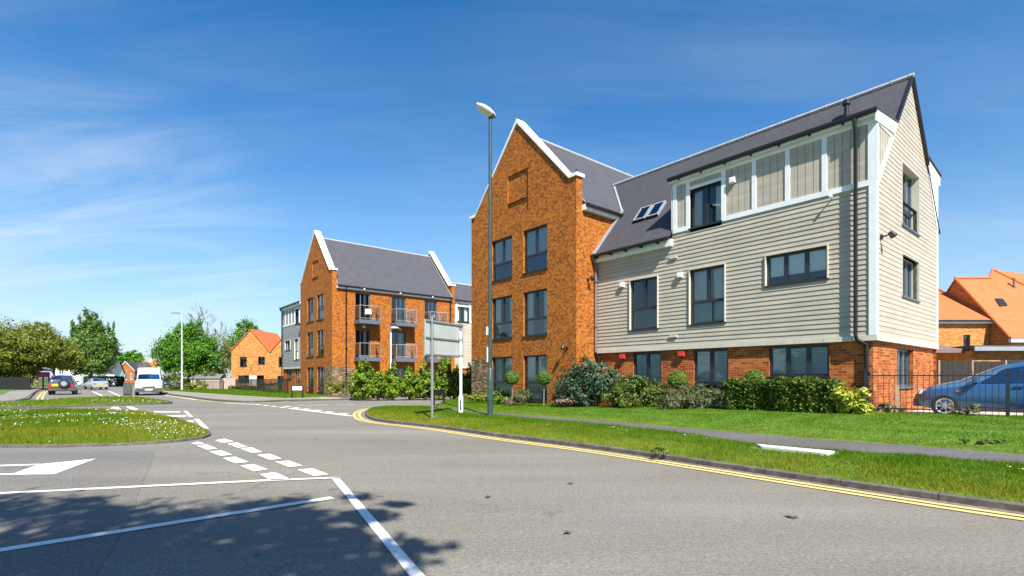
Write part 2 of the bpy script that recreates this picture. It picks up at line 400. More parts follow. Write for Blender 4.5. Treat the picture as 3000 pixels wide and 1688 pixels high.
M['lf_yellow'] = leaf_mat('yellow_laurel_leaf', (0.12, 0.20, 0.015), (0.38, 0.42, 0.03), (0.62, 0.58, 0.12), 0.35, 2)
M['lf_ball'] = leaf_mat('topiary_leaf', (0.04, 0.09, 0.010), (0.11, 0.21, 0.02), (0.20, 0.30, 0.05), 0.3, 3)
M['lf_red'] = leaf_mat('bronze_leaf', (0.12, 0.06, 0.05), (0.26, 0.15, 0.12), (0.36, 0.24, 0.19), 0.3, 3)
M['lf_weed'] = leaf_mat('dusty_weed_leaf', (0.09, 0.10, 0.05), (0.20, 0.21, 0.12), (0.34, 0.33, 0.22), 0.3, 3)

def asphalt(name, base, warm=0.0):
    m, t, b = new_mat(name)
    ob = coords(t)
    fine = noise(t, ob, 95, 4, 0.8); chips = N(t, 'ShaderNodeTexVoronoi'); chips.inputs['Scale'].default_value = 120
    t.links.new(ob, chips.inputs['Vector'])
    med = noise(t, ob, 9, 4, 0.6); big = noise(t, coords(t, 'Object', (0.10, 0.35, 1)), 1.6, 4, 0.55)
    k = mathn(t, 'ADD', mathn(t, 'MULTIPLY', fine, 0.62), mathn(t, 'ADD', mathn(t, 'MULTIPLY', med, 0.12), mathn(t, 'MULTIPLY', big, 0.26)))
    grit = noise(t, ob, 34, 3, 0.75)
    k = mathn(t, 'ADD', mathn(t, 'MULTIPLY', k, 0.62), mathn(t, 'MULTIPLY', grit, 0.38))
    d = (base*0.36, base*0.345, base*(0.325-warm*0.6)); l = (base*1.72, base*1.62, base*(1.46-warm*2))
    c = ramp(t, k, [(0.36, d), (0.5, (base*1.0, base*0.915, base*(0.84-warm))), (0.63, l)])
    grey = ramp(t, noise(t, coords(t, 'Object', (0.16, 0.30, 1)), 1.0, 3, 0.5), [(0.42, 0.0), (0.62, 0.55)])
    c = mixc(t, grey, c, mixc(t, 1.0, c, (0.90, 0.95, 1.05), 'MULTIPLY'))
    # pale stone chips and a few dark tar spots
    cp = ramp(t, chips.outputs['Color'], [(0.90, 0.0), (0.98, 1.0)])
    c = mixc(t, mathn(t, 'MULTIPLY', cp, 0.35), c, (0.50, 0.47, 0.42))
    sp = noise(t, ob, 2.3, 2, 0.5)
    c = mixc(t, ramp(t, sp, [(0.73, 0.0), (0.76, 0.55)]), c, (base*0.35, base*0.35, base*0.35))
    # hairline cracks and long polished wheel tracks
    vo = N(t, 'ShaderNodeTexVoronoi', feature='DISTANCE_TO_EDGE'); vo.inputs['Scale'].default_value = 0.33
    wv = N(t, 'ShaderNodeVectorMath', operation='ADD'); t.links.new(ob, wv.inputs[0]); nz = N(t, 'ShaderNodeTexNoise'); nz.inputs['Scale'].default_value = 1.7; nz.inputs['Detail'].default_value = 5; t.links.new(ob, nz.inputs['Vector']); t.links.new(nz.outputs['Color'], wv.inputs[1]); t.links.new(wv.outputs[0], vo.inputs['Vector'])
    ck = mathn(t, 'MULTIPLY', mathn(t, 'LESS_THAN', vo.outputs['Distance'], 0.0035), ramp(t, noise(t, ob, 0.35, 2), [(0.52, 0.0), (0.58, 0.45)]))
    c = mixc(t, ck, c, (base*0.25, base*0.24, base*0.22))
    rot = N(t, 'ShaderNodeMapping'); rot.inputs['Rotation'].default_value = (0, 0, math.radians(-128)); rot.inputs['Scale'].default_value = (0.05, 0.9, 1); t.links.new(ob, rot.inputs[0])
    tk = noise(t, rot.outputs[0], 1.0, 3, 0.5)
    c = mixc(t, ramp(t, tk, [(0.40, 0.30), (0.62, 0.0)]), c, mixc(t, 1.0, c, (0.70, 0.71, 0.73), 'MULTIPLY'))
    t.links.new(c, b.inputs['Base Color']); b.inputs['Roughness'].default_value = 0.85; b.inputs['Specular IOR Level'].default_value = 0.3
    bump(t, b, fine, 0.5, 0.006)
    return m
M['asphalt'] = asphalt('worn_asphalt', 0.190, 0.09)
M['old_asphalt'] = asphalt('older_brown_asphalt', 0.170, 0.05)
M['path'] = asphalt('path_asphalt', 0.115)
M['pave'] = asphalt('pale_pavement', 0.25, 0.08)
def line_mat(name, col, under=(0.16, 0.16, 0.15)):
    m, t, b = new_mat(name)
    ob = coords(t)
    w = noise(t, ob, 38, 5, 0.75); w2 = noise(t, ob, 3, 3)
    k = mathn(t, 'ADD', mathn(t, 'MULTIPLY', w, 0.7), mathn(t, 'MULTIPLY', w2, 0.3))
    t.links.new(mixc(t, ramp(t, k, [(0.555, 0.0), (0.66, 0.80)]), mixc(t, ramp(t, w, [(0.3, 0.0), (0.7, 0.25)]), col, tuple(c*0.7 for c in col)), under), b.inputs['Base Color'])
    b.inputs['Roughness'].default_value = 0.7; bump(t, b, w, 0.3, 0.004)
    return m
M['line'] = line_mat('white_road_paint', (0.80, 0.79, 0.75))
M['yellow'] = line_mat('yellow_road_paint', (0.66, 0.51, 0.18))
def kerb_mat():
    m, t, b = new_mat('concrete_kerb')
    n = noise(t, coords(t), 7, 6, 0.7)
    c = ramp(t, n, [(0.3, (0.055, 0.045, 0.035)), (0.55, (0.115, 0.095, 0.078)), (0.75, (0.19, 0.165, 0.135))])
    sp = N(t, 'ShaderNodeSeparateXYZ'); t.links.new(coords(t, 'UV'), sp.inputs[0])
    j = mathn(t, 'LESS_THAN', mathn(t, 'FRACT', mathn(t, 'DIVIDE', sp.outputs[0], 0.915)), 0.016)
    t.links.new(mixc(t, j, c, (0.04, 0.038, 0.028)), b.inputs['Base Color']); b.inputs['Roughness'].default_value = 0.9
    bump(t, b, n, 0.4, 0.01); return m
M['kerb'] = kerb_mat()
def soil(name, stops, scale=5):
    m, t, b = new_mat(name)
    n = noise(t, coords(t), scale, 6, 0.7)
    t.links.new(ramp(t, n, stops), b.inputs['Base Color']); b.inputs['Roughness'].default_value = 0.95
    bump(t, b, n, 0.5, 0.03); return m
M['turf'] = soil('turf_base', [(0.3, (0.035, 0.08, 0.002)), (0.5, (0.075, 0.16, 0.003)), (0.7, (0.13, 0.22, 0.008))], 4)
M['earth'] = soil('bare_soil', [(0.3, (0.05, 0.035, 0.022)), (0.7, (0.15, 0.11, 0.075))], 9)
M['gravel'] = soil('pale_gravel', [(0.3, (0.24, 0.20, 0.15)), (0.5, (0.42, 0.37, 0.29)), (0.7, (0.60, 0.54, 0.45))], 24)
M['field'] = soil('rough_grass_ground', [(0.3, (0.04, 0.07, 0.015)), (0.7, (0.10, 0.14, 0.03))], 0.8)
M['grit'] = soil('gutter_grit', [(0.3, (0.07, 0.058, 0.045)), (0.5, (0.17, 0.145, 0.12)), (0.7, (0.27, 0.235, 0.195))], 14)
M['leaf_litter'] = plain('dark_dead_leaf', (0.085, 0.075, 0.06), 0.8, vary=0.4)
M['tactile'] = plain('buff_paving', (0.40, 0.34, 0.24), 0.85, vary=0.15)
M['slab'] = plain('pale_concrete_slab', (0.62, 0.60, 0.55), 0.85, vary=0.12, scale=8)
def grass_mat(name, dark, mid, lite, dry):
    m, t, b = new_mat(name)
    out = t.nodes['Material Output']
    at_ = N(t, 'ShaderNodeAttribute', attribute_name='tint'); gi = N(t, 'ShaderNodeNewGeometry')
    n = noise(t, coords(t), 2.2, 4)
    k = mathn(t, 'ADD', mathn(t, 'MULTIPLY', gi.outputs['Random Per Island'], 0.5), mathn(t, 'MULTIPLY', n, 0.5))
    c = mixc(t, at_.outputs['Fac'], ramp(t, k, [(0.25, dark), (0.5, mid), (0.8, lite)]), dry)
    t.links.new(c, b.inputs['Base Color']); b.inputs['Roughness'].default_value = 0.7; b.inputs['Specular IOR Level'].default_value = 0.10
    tl = N(t, 'ShaderNodeBsdfTranslucent'); t.links.new(c, tl.inputs[0])
    mx = N(t, 'ShaderNodeMixShader'); mx.inputs[0].default_value = 0.4
    t.links.new(b.outputs[0], mx.inputs[1]); t.links.new(tl.outputs[0], mx.inputs[2]); t.links.new(mx.outputs[0], out.inputs[0])
    return m
M['grass'] = grass_mat('grass_blades', (0.032, 0.095, 0.001), (0.070, 0.172, 0.001), (0.13, 0.25, 0.003), (0.36, 0.30, 0.035))
M['daisy'] = plain('daisy_petals', (0.86, 0.86, 0.82), 0.7, vary=0.03)
def fence_mat(name, a, c_):
    m, t, b = new_mat(name)
    n = noise(t, coords(t, 'UV', (9, 0.8, 1)), 1.0, 5, 0.7)
    t.links.new(ramp(t, n, [(0.3, a), (0.7, c_)]), b.inputs['Base Color']); b.inputs['Roughness'].default_value = 0.9
    bump(t, b, n, 0.4, 0.01); return m
M['fence_dark'] = fence_mat('dark_stained_boards', (0.010, 0.008, 0.007), (0.030, 0.024, 0.020))
M['fence_pale'] = fence_mat('silvered_boards', (0.28, 0.22, 0.18), (0.48, 0.40, 0.33))
M['hoard'] = fence_mat('shade_darkened_hoarding', (0.005, 0.005, 0.006), (0.013, 0.013, 0.015))  # dark boards, with the shade of the trees put into their colour
M['render'] = plain('white_render', (0.80, 0.80, 0.78), 0.8, vary=0.06, scale=1.5)
# ------------------------------------------------------------------ ground, roads, kerbs, markings
def struct(o): o['kind'] = 'structure'; return o
def stuff(o): o['kind'] = 'stuff'; return o

b = MB(); b.face([(-2500, -2500, -0.42), (2500, -2500, -0.42), (2500, 2500, -0.42), (-2500, 2500, -0.42)])
struct(b.build('ground', M['field']))
b = MB()
xs = np.arange(-90, 32, 4.0); ys = np.arange(-14, 100, 2.0)
for i in range(len(xs)-1):
    for j in range(len(ys)-1):
        b.face([(xs[i], ys[j], R(ys[j])), (xs[i+1], ys[j], R(ys[j])), (xs[i+1], ys[j+1], R(ys[j+1])), (xs[i], ys[j+1], R(ys[j+1]))])
struct(b.build('road', M['asphalt'], weld=True))

def resample(P, n):
    P = [Vector(p) for p in P]; d = [0.0]
    for a, c in zip(P, P[1:]): d.append(d[-1]+(c-a).length)
    out = []
    for k in range(n):
        s = d[-1]*k/(n-1); i = 0
        while i < len(d)-2 and d[i+1] < s: i += 1
        t = (s-d[i])/max(1e-9, d[i+1]-d[i]); out.append(P[i].lerp(P[i+1], min(1, max(0, t))))
    return out
def smooth_line(P, n, it=2):
    Q = [Vector(p) for p in P]
    for _ in range(it):
        S = [Q[0]]
        for a, c in zip(Q, Q[1:]): S += [a.lerp(c, 0.25), a.lerp(c, 0.75)]
        S.append(Q[-1]); Q = S
    return resample(Q, n)
def kerb(pts, side=1, w=0.14, h=0.12, n=None):
    """kerb stones along pts; side=+1 puts the stone to the left of the line"""
    n = n or max(4, int(sum((Vector(a)-Vector(c)).length for a, c in zip(pts, pts[1:]))/0.6))
    P = smooth_line(pts, n); b = MB(); s = 0.0
    nor = []
    for i in range(n):
        d = (P[min(i+1, n-1)]-P[max(i-1, 0)]); d.z = 0; d.normalize(); nor.append(Vector((-d.y, d.x, 0))*side)
    for i in range(n-1):
        L = (P[i+1]-P[i]).length
        a0, a1, o0, o1 = P[i], P[i+1], P[i]+nor[i]*w, P[i+1]+nor[i+1]*w
        up = Vector((0, 0, h)); dn = Vector((0, 0, -0.06)); ch = 0.02
        i0, i1 = P[i]+nor[i]*ch, P[i+1]+nor[i+1]*ch
        uvw = lambda q: [(s, q[0]), (s+L, q[0]), (s+L, q[1]), (s, q[1])]
        b.face([a0+dn, a1+dn, a1+up*0.85, a0+up*0.85], uv=uvw((0, 0.12)))
        b.face([a0+up*0.85, a1+up*0.85, i1+up, i0+up], uv=uvw((0.12, 0.15)))
        b.face([i0+up, i1+up, o1+up, o0+up], uv=uvw((0.15, 0.3)))
        b.face([o0+up, o1+up, o1+dn, o0+dn], uv=uvw((0.3, 0.4)))
        s += L
    return struct(b.build('kerb', M['kerb'])), P, [p+q*w for p, q in zip(P, nor)]
TRIS = {}
def loft(name, mat, A, B, rows=6, key=None, bulge=0.0, sink=0.0):
    A, B = [Vector(p) for p in A], [Vector(p) for p in B]; n = len(A); b = MB(); tr = []
    g = [[A[i].lerp(B[i], r/rows)+Vector((0, 0, bulge*math.sin(math.pi*r/rows)-sink)) for i in range(n)] for r in range(rows+1)]
    for r in range(rows):
        for i in range(n-1):
            q = [g[r][i], g[r][i+1], g[r+1][i+1], g[r+1][i]]; b.face(q)
            tr += [(q[0], q[1], q[2], r/rows), (q[0], q[2], q[3], r/rows)]
    if key: TRIS.setdefault(key, []).extend(tr)
    return struct(b.build(name, mat, smooth=True))
def slab(name, mat, pts, thick=0.3, key=None):
    from mathutils.geometry import tessellate_polygon
    P = [Vector(p) for p in pts]; b = MB(); tr = []
    for t in tessellate_polygon([[Vector((p.x, p.y, 0)) for p in P]]):
        q = [P[i] for i in t]; b.face(q); tr.append((q[0], q[1], q[2], 0.5))
    for a, c in zip(P, P[1:]+P[:1]): b.face([a, c, c-Vector((0, 0, thick)), a-Vector((0, 0, thick))])
    if key: TRIS.setdefault(key, []).extend(tr)
    return struct(b.build(name, mat))
def ext(P, d0=0.0, d1=0.0):
    P = [Vector(p) for p in P]
    if d0: P = [P[0]+(P[0]-P[1]).normalized()*d0]+P
    if d1: P = P+[P[-1]+(P[-1]-P[-2]).normalized()*d1]
    return P

# right-hand verge: kerb in front, footpath behind
kr = [(1290,1196.5),(1180,1194.5),(1110,1195.5),(1084,1201),(1070,1209),(1068,1217),(1081,1229),(1120,1238),(1200,1246),(1300,1257),(1478,1284),(1720,1313),(2000,1355),(2388,1414),(2776,1472),(3000,1503)]
KRp = ext([G(u, v) for u, v in kr], 0, 7)
_, KF, KB = kerb(KRp, side=1, w=0.09, h=0.08)
cut = min(range(len(KB)), key=lambda i: (KB[i]-G(1072, 1214)).length)
lowv = [p+Vector((0, 0, 0.075)) for p in KB[cut:]]
pl = [(1290,1200),(1343,1208),(1448,1216),(1800,1247),(2000,1270),(2202,1299.5),(2446,1321),(2699,1336.6),(3000,1361)]
PLp = ext([G(u, v, 0.16) for u, v in pl], 0, 7)
upv = [p+Vector((0, 0, 0.075)) for p in KB[:cut+1]][::-1]+PLp
loft('verge', M['turf'], resample(lowv, 60), resample(upv, 60), 5, 'verge', 0.03)
pu = [(1277,1191.5),(1338,1202),(1448,1209),(1800,1235),(2000,1253),(2388,1286),(2667,1305),(3000,1332.5)]
PUp = ext([G(u, v, 0.165) for u, v in pu], 0, 7)
PL2 = ext([G(u, v, 0.165) for u, v in pl], 0, 7)
loft('footpath', M['path'], resample(PL2, 60), resample(PUp, 60), 2)
crest = [((1332,1166),0.10),((1420,1170),0.14),((1600,1180),0.20),((1740,1189),0.26),((2120,1195),0.36),((2300,1200),0.39),((2542,1207),0.41),((2790,1213),0.41),((3000,1218),0.40)]
CRp = [G(p[0], p[1], z) for p, z in crest]; CRp = ext(CRp, 0, 9)
loft('lawn', M['turf'], resample(PUp, 60), resample(CRp, 60), 8, 'lawn', 0.05)
kerb([G(1277,1192.5), G(1300,1180), G(1332,1167.5), G(1377,1157)], side=-1)

# paving apron beyond the lawn (parking court) and the planting bed along the flats
C0 = Vector((9.39, 13.16, 0)); AX = Vector((0.637, -0.771, 0)); AY = Vector((0.771, 0.637, 0))
def b1(x, y, z=0.0): return C0+AX*x+AY*y+Vector((0, 0, z))
bed_front = [p.copy() for p in resample(CRp[:7], 24)]
bed_back = resample([b1(-16.6, -1.0, 0.10), b1(-9.4, -1.0, 0.2), b1(-9.0, 0.3, 0.24), b1(0, 0.3, 0.27)], 24)
loft('planting_bed', M['earth'], bed_front, bed_back, 3, sink=0.012)
slab('parking_court', M['gravel'], [b1(0.0, -0.6, 0.27), CRp[6]+Vector((0, 0, -0.14)), CRp[8]+Vector((0, 0, -0.13)), CRp[9]+Vector((0, 0, -0.13)), Vector((40, 8, 0.27)), Vector((60, 40, 0.27)), Vector((40, 66, 0.27)), Vector((12, 60, 0.27)), b1(-6, 6.5, 0.27)], 0.4)

# near island
ni = [(-700,1208),(0,1207.5),(237,1202.5),(408,1206),(520,1228),(594,1257),(622,1271),(617,1281),(590,1289),(445,1304),(297,1308.5),(148,1313),(0,1312),(-700,1306)]
NI = smooth_line([G(u, v, 0.0) for u, v in ni], 70, 2)
kerb(NI, side=-1, w=0.10, h=0.05, n=70)
cen = sum(NI, Vector())/len(NI)
inner = [p+(cen-p).normalized()*0.12+Vector((0, 0, 0.05)) for p in NI]
loft('grass_island', M['turf'], inner, [p.lerp(cen, 0.92)+Vector((0, 0, 0.14)) for p in inner], 5, 'island', 0.05)
# far island strip
fi = [(-700,1190),(0,1185.5),(110,1176.5),(248,1167),(359,1165),(430,1169),(480,1176.5),(510,1181),(500,1184),(441,1186),(276,1191.5),(0,1199.5),(-700,1208)]
FI = smooth_line([G(u, v, 0.0) for u, v in fi], 80, 2)
kerb(FI, side=-1, h=0.09, n=80)
bs = [p+Vector((0, 0, 0.085)) for p in FI]
cen2 = sum(bs, Vector())/len(bs)
half = len(bs)//2
loft('grass_strip', M['turf'], [p.lerp(cen2, 0.012) for p in bs[:half]], [p.lerp(cen2, 0.012) for p in bs[half:2*half]][::-1], 4, 'strip', 0.04)

# far left pavement, its kerb and the grass behind it
lp = [(-400,1184),(0,1181),(41,1180),(85,1171),(104,1150),(118,1144),(160,1138),(200,1134)]
LP = [G(u, v) for u, v in lp]
kerb(LP, side=1, h=0.12)
slab('pavement', M['pave'], [p+Vector((0, 0, 0.10)) for p in LP]+[G(150, 1131, 0.10), G(91, 1138, 0.10), G(30, 1145, 0.10), G(0, 1156, 0.10), G(-400, 1160, 0.10)])
slab('grass_bank', M['turf'], [G(-400, 1160, 0.13), G(0, 1156, 0.13), G(30, 1145, 0.13), G(91, 1138, 0.13), G(150, 1131, 0.13), Vector((-90, 110, -0.05)), Vector((-150, 110, -0.05)), Vector((-150, 30, -0.05))], 0.4, 'bank')

# far pavement in front of the second block
fk = [(440,1149),(486,1156),(582,1170),(643,1177),(726,1181.5),(800,1178.5),(836,1176.5),(913,1174.7),(1053,1171.6),(1130,1165.5),(1220,1160.5),(1400,1153)]
FK = [G(u, v) for u, v in fk]
_, _, FKB = kerb(FK, side=1, h=0.11, n=70)
fg = [(452,1143.5),(527,1147),(698,1158.5),(836,1166.5),(960,1162.5),(1050,1165),(1130,1160.5),(1220,1156),(1400,1149)]
FG = [G(u, v, 0.11) for u, v in fg]
loft('pavement', M['pave'], [p+Vector((0, 0, 0.10)) for p in resample(FKB, 40)], resample(FG, 40), 2)
C2 = Vector((-12.75, 36.1, 0))
def b2(x, y, z=0.0): return C2+AX*x+AY*y+Vector((0, 0, z))
back = [at(452, 1138, 92), at(527, 1139, 66), b2(-16.5, 2.0, 0.04), b2(-6, 0.5, 0.04), b2(-0.3, 0.5, 0.04), b2(-0.2, 1.2, 0.04), b2(-0.2, 5, 0.04), b2(-0.2, 9, 0.04), b2(-0.2, 22, 0.04)]
back[0].z = R(92)+0.1; back[1].z = R(66)+0.1
k4 = 20
FGa = resample(FG[:5], k4); BKa = resample(back[:5], k4)
loft('lawn', M['turf'], FGa, BKa, 4, 'far_lawn', 0.0)
loft('planting_bed', M['earth'], resample(FG[4:], 12), resample(back[4:], 12), 2)
# buff dropped-kerb paving at the corner
slab('buff_paving', M['tactile'], [G(930, 1168.6, 0.108), G(1003, 1167.2, 0.108), G(985, 1163.8, 0.108), G(948, 1164.0, 0.108)], 0.02)
# cover slab set in the verge beside the footpath
tag(slab('inspection_cover', M['slab'], [G(2217, 1300.5, 0.195), G(2446, 1321.5, 0.195), G(2421, 1329, 0.195), G(2231, 1307.5, 0.195)], 0.1), 'pale concrete slab cover set in the grass verge beside the footpath', 'cover slab')
del bpy.data.objects['inspection_cover']['kind']

# markings, and the older browner surface of the near side road
slab('road_patch', M['old_asphalt'], [G(u, v, 0.004) for u, v in ((-500,1333),(0,1327),(300,1322),(452,1321),(447,1350),(432,1385),(408,1435),(394,1490),(350,1570),(300,1650),(240,1760),(-700,1760))], 0.003)
b = MB()
i0 = 3
for i in range(i0, len(KF)-1):
    t0 = (KF[i+1]-KF[i-1]); t0.z = 0; t0.normalize(); t1 = (KF[min(i+2, len(KF)-1)]-KF[i]); t1.z = 0; t1.normalize()
    w0, w1 = 0.085+0.035*math.sin(i*1.7), 0.085+0.035*math.sin((i+1)*1.7)
    p0, p1 = KF[i], KF[i+1]; e0, e1 = p0-Vector((-t0.y, t0.x, 0))*w0, p1-Vector((-t1.y, t1.x, 0))*w1
    b.face([Vector((p.x, p.y, R(p.y)+0.004)) for p in (e0, e1, p1, p0)])
struct(b.build('gutter_grit', M['grit']))
for u, v, a, lab in ((1672, 1418, 0.2, 'dark flattened leaf on the main road midway below the lamp column'), (1430, 1457, 1.1, 'dark flattened leaf on the main road nearest the long white edge line'), (2318, 1516, 2.0, 'largest dark flattened leaf on the main road at the right'), (1663, 1563, 0.7, 'dark flattened leaf on the main road closest to the bottom edge')):
    q = G(u, v, 0.004); b = MB(); r_ = 0.055 if u < 2300 else 0.075
    pts = [(r_*math.cos(k*math.pi/4)*(1.0 if k % 4 == 0 else 0.62), r_*0.5*math.sin(k*math.pi/4), 0.004+0.008*(k % 3)) for k in range(8)]
    for k in range(8): b.face([(0, 0, 0.012), pts[k], pts[(k+1) % 8]])
    o = tag(b.build('fallen_leaf', M['leaf_litter']), lab, 'leaf', 'fallen leaves on the road'); o.location = q; o.rotation_euler = (0, 0, a)
def quad_mark(b, q, dz=0.009):
    P = [G(u, v, dz) for u, v in q]; b.face(P)
def line_mark(b, a, c, w, dz=0.009, n=None):
    """painted line of width w (m) between two ground points"""
    a, c = Vector(a), Vector(c); L = (c-a).length; n = n or max(1, int(L/2.5))
    d = (c-a); d.z = 0; d.normalize(); o = Vector((-d.y, d.x, 0))*w/2
    for i in range(n):
        p, q = a.lerp(c, i/n), a.lerp(c, (i+1)/n)
        p.z = R(p.y)+dz; q.z = R(q.y)+dz
        b.face([p-o, q-o, q+o, p+o])
b = MB()
z3 = lambda x, y: (500+x/2.694, 1150+y/2.694)
z2 = lambda x, y: (0+x/2.694, 1150+y/2.694)
rows = [[(350,378),(425,364),(500,386),(408,398)], [(446,404),(522,394),(608,430),(525,435)], [(550,442),(640,433),(724,470),(640,477)],
        [(682,492),(782,483),(880,522),(782,532)], [(822,546),(930,537),(1044,577),(932,588)], [(1000,610),(1118,598),(1245,645),(1130,660)],
        [(160,402),(212,388),(268,402),(200,410)], [(205,418),(285,410),(370,444),(285,451)], [(303,465),(395,456),(488,490),(395,500)],
        [(410,518),(510,506),(616,548),(510,559)], [(548,576),(655,565),(768,606),(655,622)], [(703,645),(822,628),(950,685),(788,692)]]
for q in rows: quad_mark(b, [z3(*p) for p in q])
quad_mark(b, [(-300,1457),(400,1423),(800,1404),(990,1397.5),(993,1400.5),(800,1408.5),(400,1427.5),(-300,1461.5)])
P0, P1 = G(*z3(1297, 670), 0.009), G(*z3(2010, 1520), 0.009)
A_, B_ = G(*z3(1268, 673), 0.009), G(*z3(1325, 668), 0.009)
C_, D_ = G(*z3(2010, 1449), 0.009), G(*z3(1885, 1449), 0.009)
dd = (C_-B_)*0.8; b.face([A_, B_, C_+dd, D_+dd])
line_mark(b, G(-400, 1678), G(973, 1460), 0.115, n=8)
b.face([G(*z2(*p), 0.0115) for p in ((310,566),(758,522),(440,640),(100,641))])
quad_mark(b, [(-400,1374),(115,1359),(122,1362),(-400,1380)])
quad_mark(b, [(-400,1391),(40,1387.5),(160,1386.5),(160,1389),(-400,1397)])
for x0, x1, y, hh in ((1210,1420,153,4), (1300,1465,186,5), (1440,1525,228,6)):
    quad_mark(b, [z2(x0, y-hh), z2(x1, y-hh), z2(x1+6, y+hh), z2(x0+8, y+hh)])
quad_mark(b, [z2(1447,146), z2(1475,146), z2(1524,192), z2(1494,192)])
quad_mark(b, [z2(1530,209), z2(1568,209), z2(1650,284), z2(1606,287)])
zl = lambda x, y: (x/3.623, 850+y/3.623)
quad_mark(b, [zl(1180,1240), zl(1250,1240), zl(1285,1264), zl(1205,1264)])
quad_mark(b, [zl(1335,1238), zl(1400,1238), zl(1475,1266), zl(1390,1266)])
# side-road mouth: broken pair of lines and the dashed centre line
e0, e1 = G(752, 1185.5), G(1031, 1220)
f0, f1 = G(835, 1191.5), G(1036, 1217)
n = 18
for i in range(n):
    if i % 2 == 0 or i > 11 and False: line_mark(b, e0.lerp(e1, i/n), e0.lerp(e1, (i+0.95)/n), 0.22)
line_mark(b, G(655, 1181), G(760, 1186.2), 0.16)
for i in range(12):
    if i % 2 == 0: line_mark(b, f0.lerp(f1, i/12), f0.lerp(f1, (i+1.1)/12), 0.2)
line_mark(b, e0.lerp(e1, 0.45), e1, 0.16)
line_mark(b, G(871, 1188.6), G(960, 1186), 0.10); line_mark(b, G(985, 1185.6), G(1040, 1184.8), 0.10)
line_mark(b, G(1135, 1177), G(1180, 1175.3), 0.10); line_mark(b, G(1195, 1175), G(1255, 1172.5), 0.10)
# far carriageway: hatched taper near the van and the bollard
line_mark(b, G(272, 1147.5), G(300, 1160), 0.15); line_mark(b, G(318, 1146), G(352, 1160), 0.15)
line_mark(b, G(268, 1149), G(320, 1146.5), 0.15); line_mark(b, G(290, 1156), G(345, 1157), 0.15)
line_mark(b, G(484, 1159), G(575, 1171.3), 0.12)
struct(b.build('white_road_markings', M['line']))
# double yellow lines
b = MB()
nk = len(KF)
def offs(d, P):
    out = []
    for i in range(len(P)):
        t = P[min(i+1, len(P)-1)]-P[max(i-1, 0)]; t.z = 0; t.normalize(); out.append(P[i]-Vector((-t.y, t.x, 0))*d)
    return out
i0 = max(0, min(range(nk), key=lambda i: (KF[i]-G(1110, 1195.5)).length)-1)
for d0, d1 in ((0.15, 0.25), (0.31, 0.41)):
    a, c = offs(d0, KF), offs(d1, KF)
    for i in range(i0, nk-1):
        b.face([Vector((p.x, p.y, R(p.y)+0.009)) for p in (a[i], a[i+1], c[i+1], c[i])])
yl = [G(89, 1178), G(100, 1164), G(112, 1152), G(122, 1147)]
for s in (0.3, 0.62):
    q = [p+Vector((s, 0.0, 0)) for p in yl]
    for p0, p1 in zip(q, q[1:]): line_mark(b, p0, p1, 0.13)
for d in (0.2, 0.4):
    a = offs(-0.0, FK)
    q = offs(d, [Vector(p) for p in FK[1:7]])
    for p0, p1 in zip(q, q[1:]): line_mark(b, p0, p1, 0.09)
struct(b.build('yellow_road_markings', M['yellow']))
# ------------------------------------------------------------------ building kit
def wall(b, o, xd, w, z0, z1, holes=(), m=0, depth=0.11, jm=None, fills=(), back=True):
    """upright wall from o along xd; holes = (x0, x1, z0, z1); jambs go in by depth"""
    o, xd = Vector(o), Vector(xd).normalized(); nrm = xd.cross(Z)      # outward
    X = sorted({0.0, w} | {c for h in list(holes)+list(fills) for c in h[:2]}); Zs = sorted({z0, z1} | {min(max(c, z0), z1) for h in list(holes)+list(fills) for c in h[2:4]})
    P = lambda x, z, d=0.0: o+xd*x+Z*z-nrm*d
    for i in range(len(X)-1):
        for j in range(len(Zs)-1):
            xc, zc = (X[i]+X[i+1])/2, (Zs[j]+Zs[j+1])/2
            if xc < 0 or xc > w: continue
            if any(h[0] < xc < h[1] and h[2] < zc < h[3] for h in holes): continue
            mm = m
            for h in fills:
                if h[0] < xc < h[1] and h[2] < zc < h[3]: mm = h[4]
            b.face([P(X[i], Zs[j]), P(X[i+1], Zs[j]), P(X[i+1], Zs[j+1]), P(X[i], Zs[j+1])], mm)
    j_ = m if jm is None else jm
    for h in holes:
        a, c, e, f = h[:4]
        b.face([P(a, e), P(a, f), P(a, f, depth), P(a, e, depth)], j_)
        b.face([P(c, e), P(c, e, depth), P(c, f, depth), P(c, f)], j_)
        b.face([P(a, f), P(c, f), P(c, f, depth), P(a, f, depth)], j_)
        b.face([P(a, e), P(a, e, depth), P(c, e, depth), P(c, e)], j_)

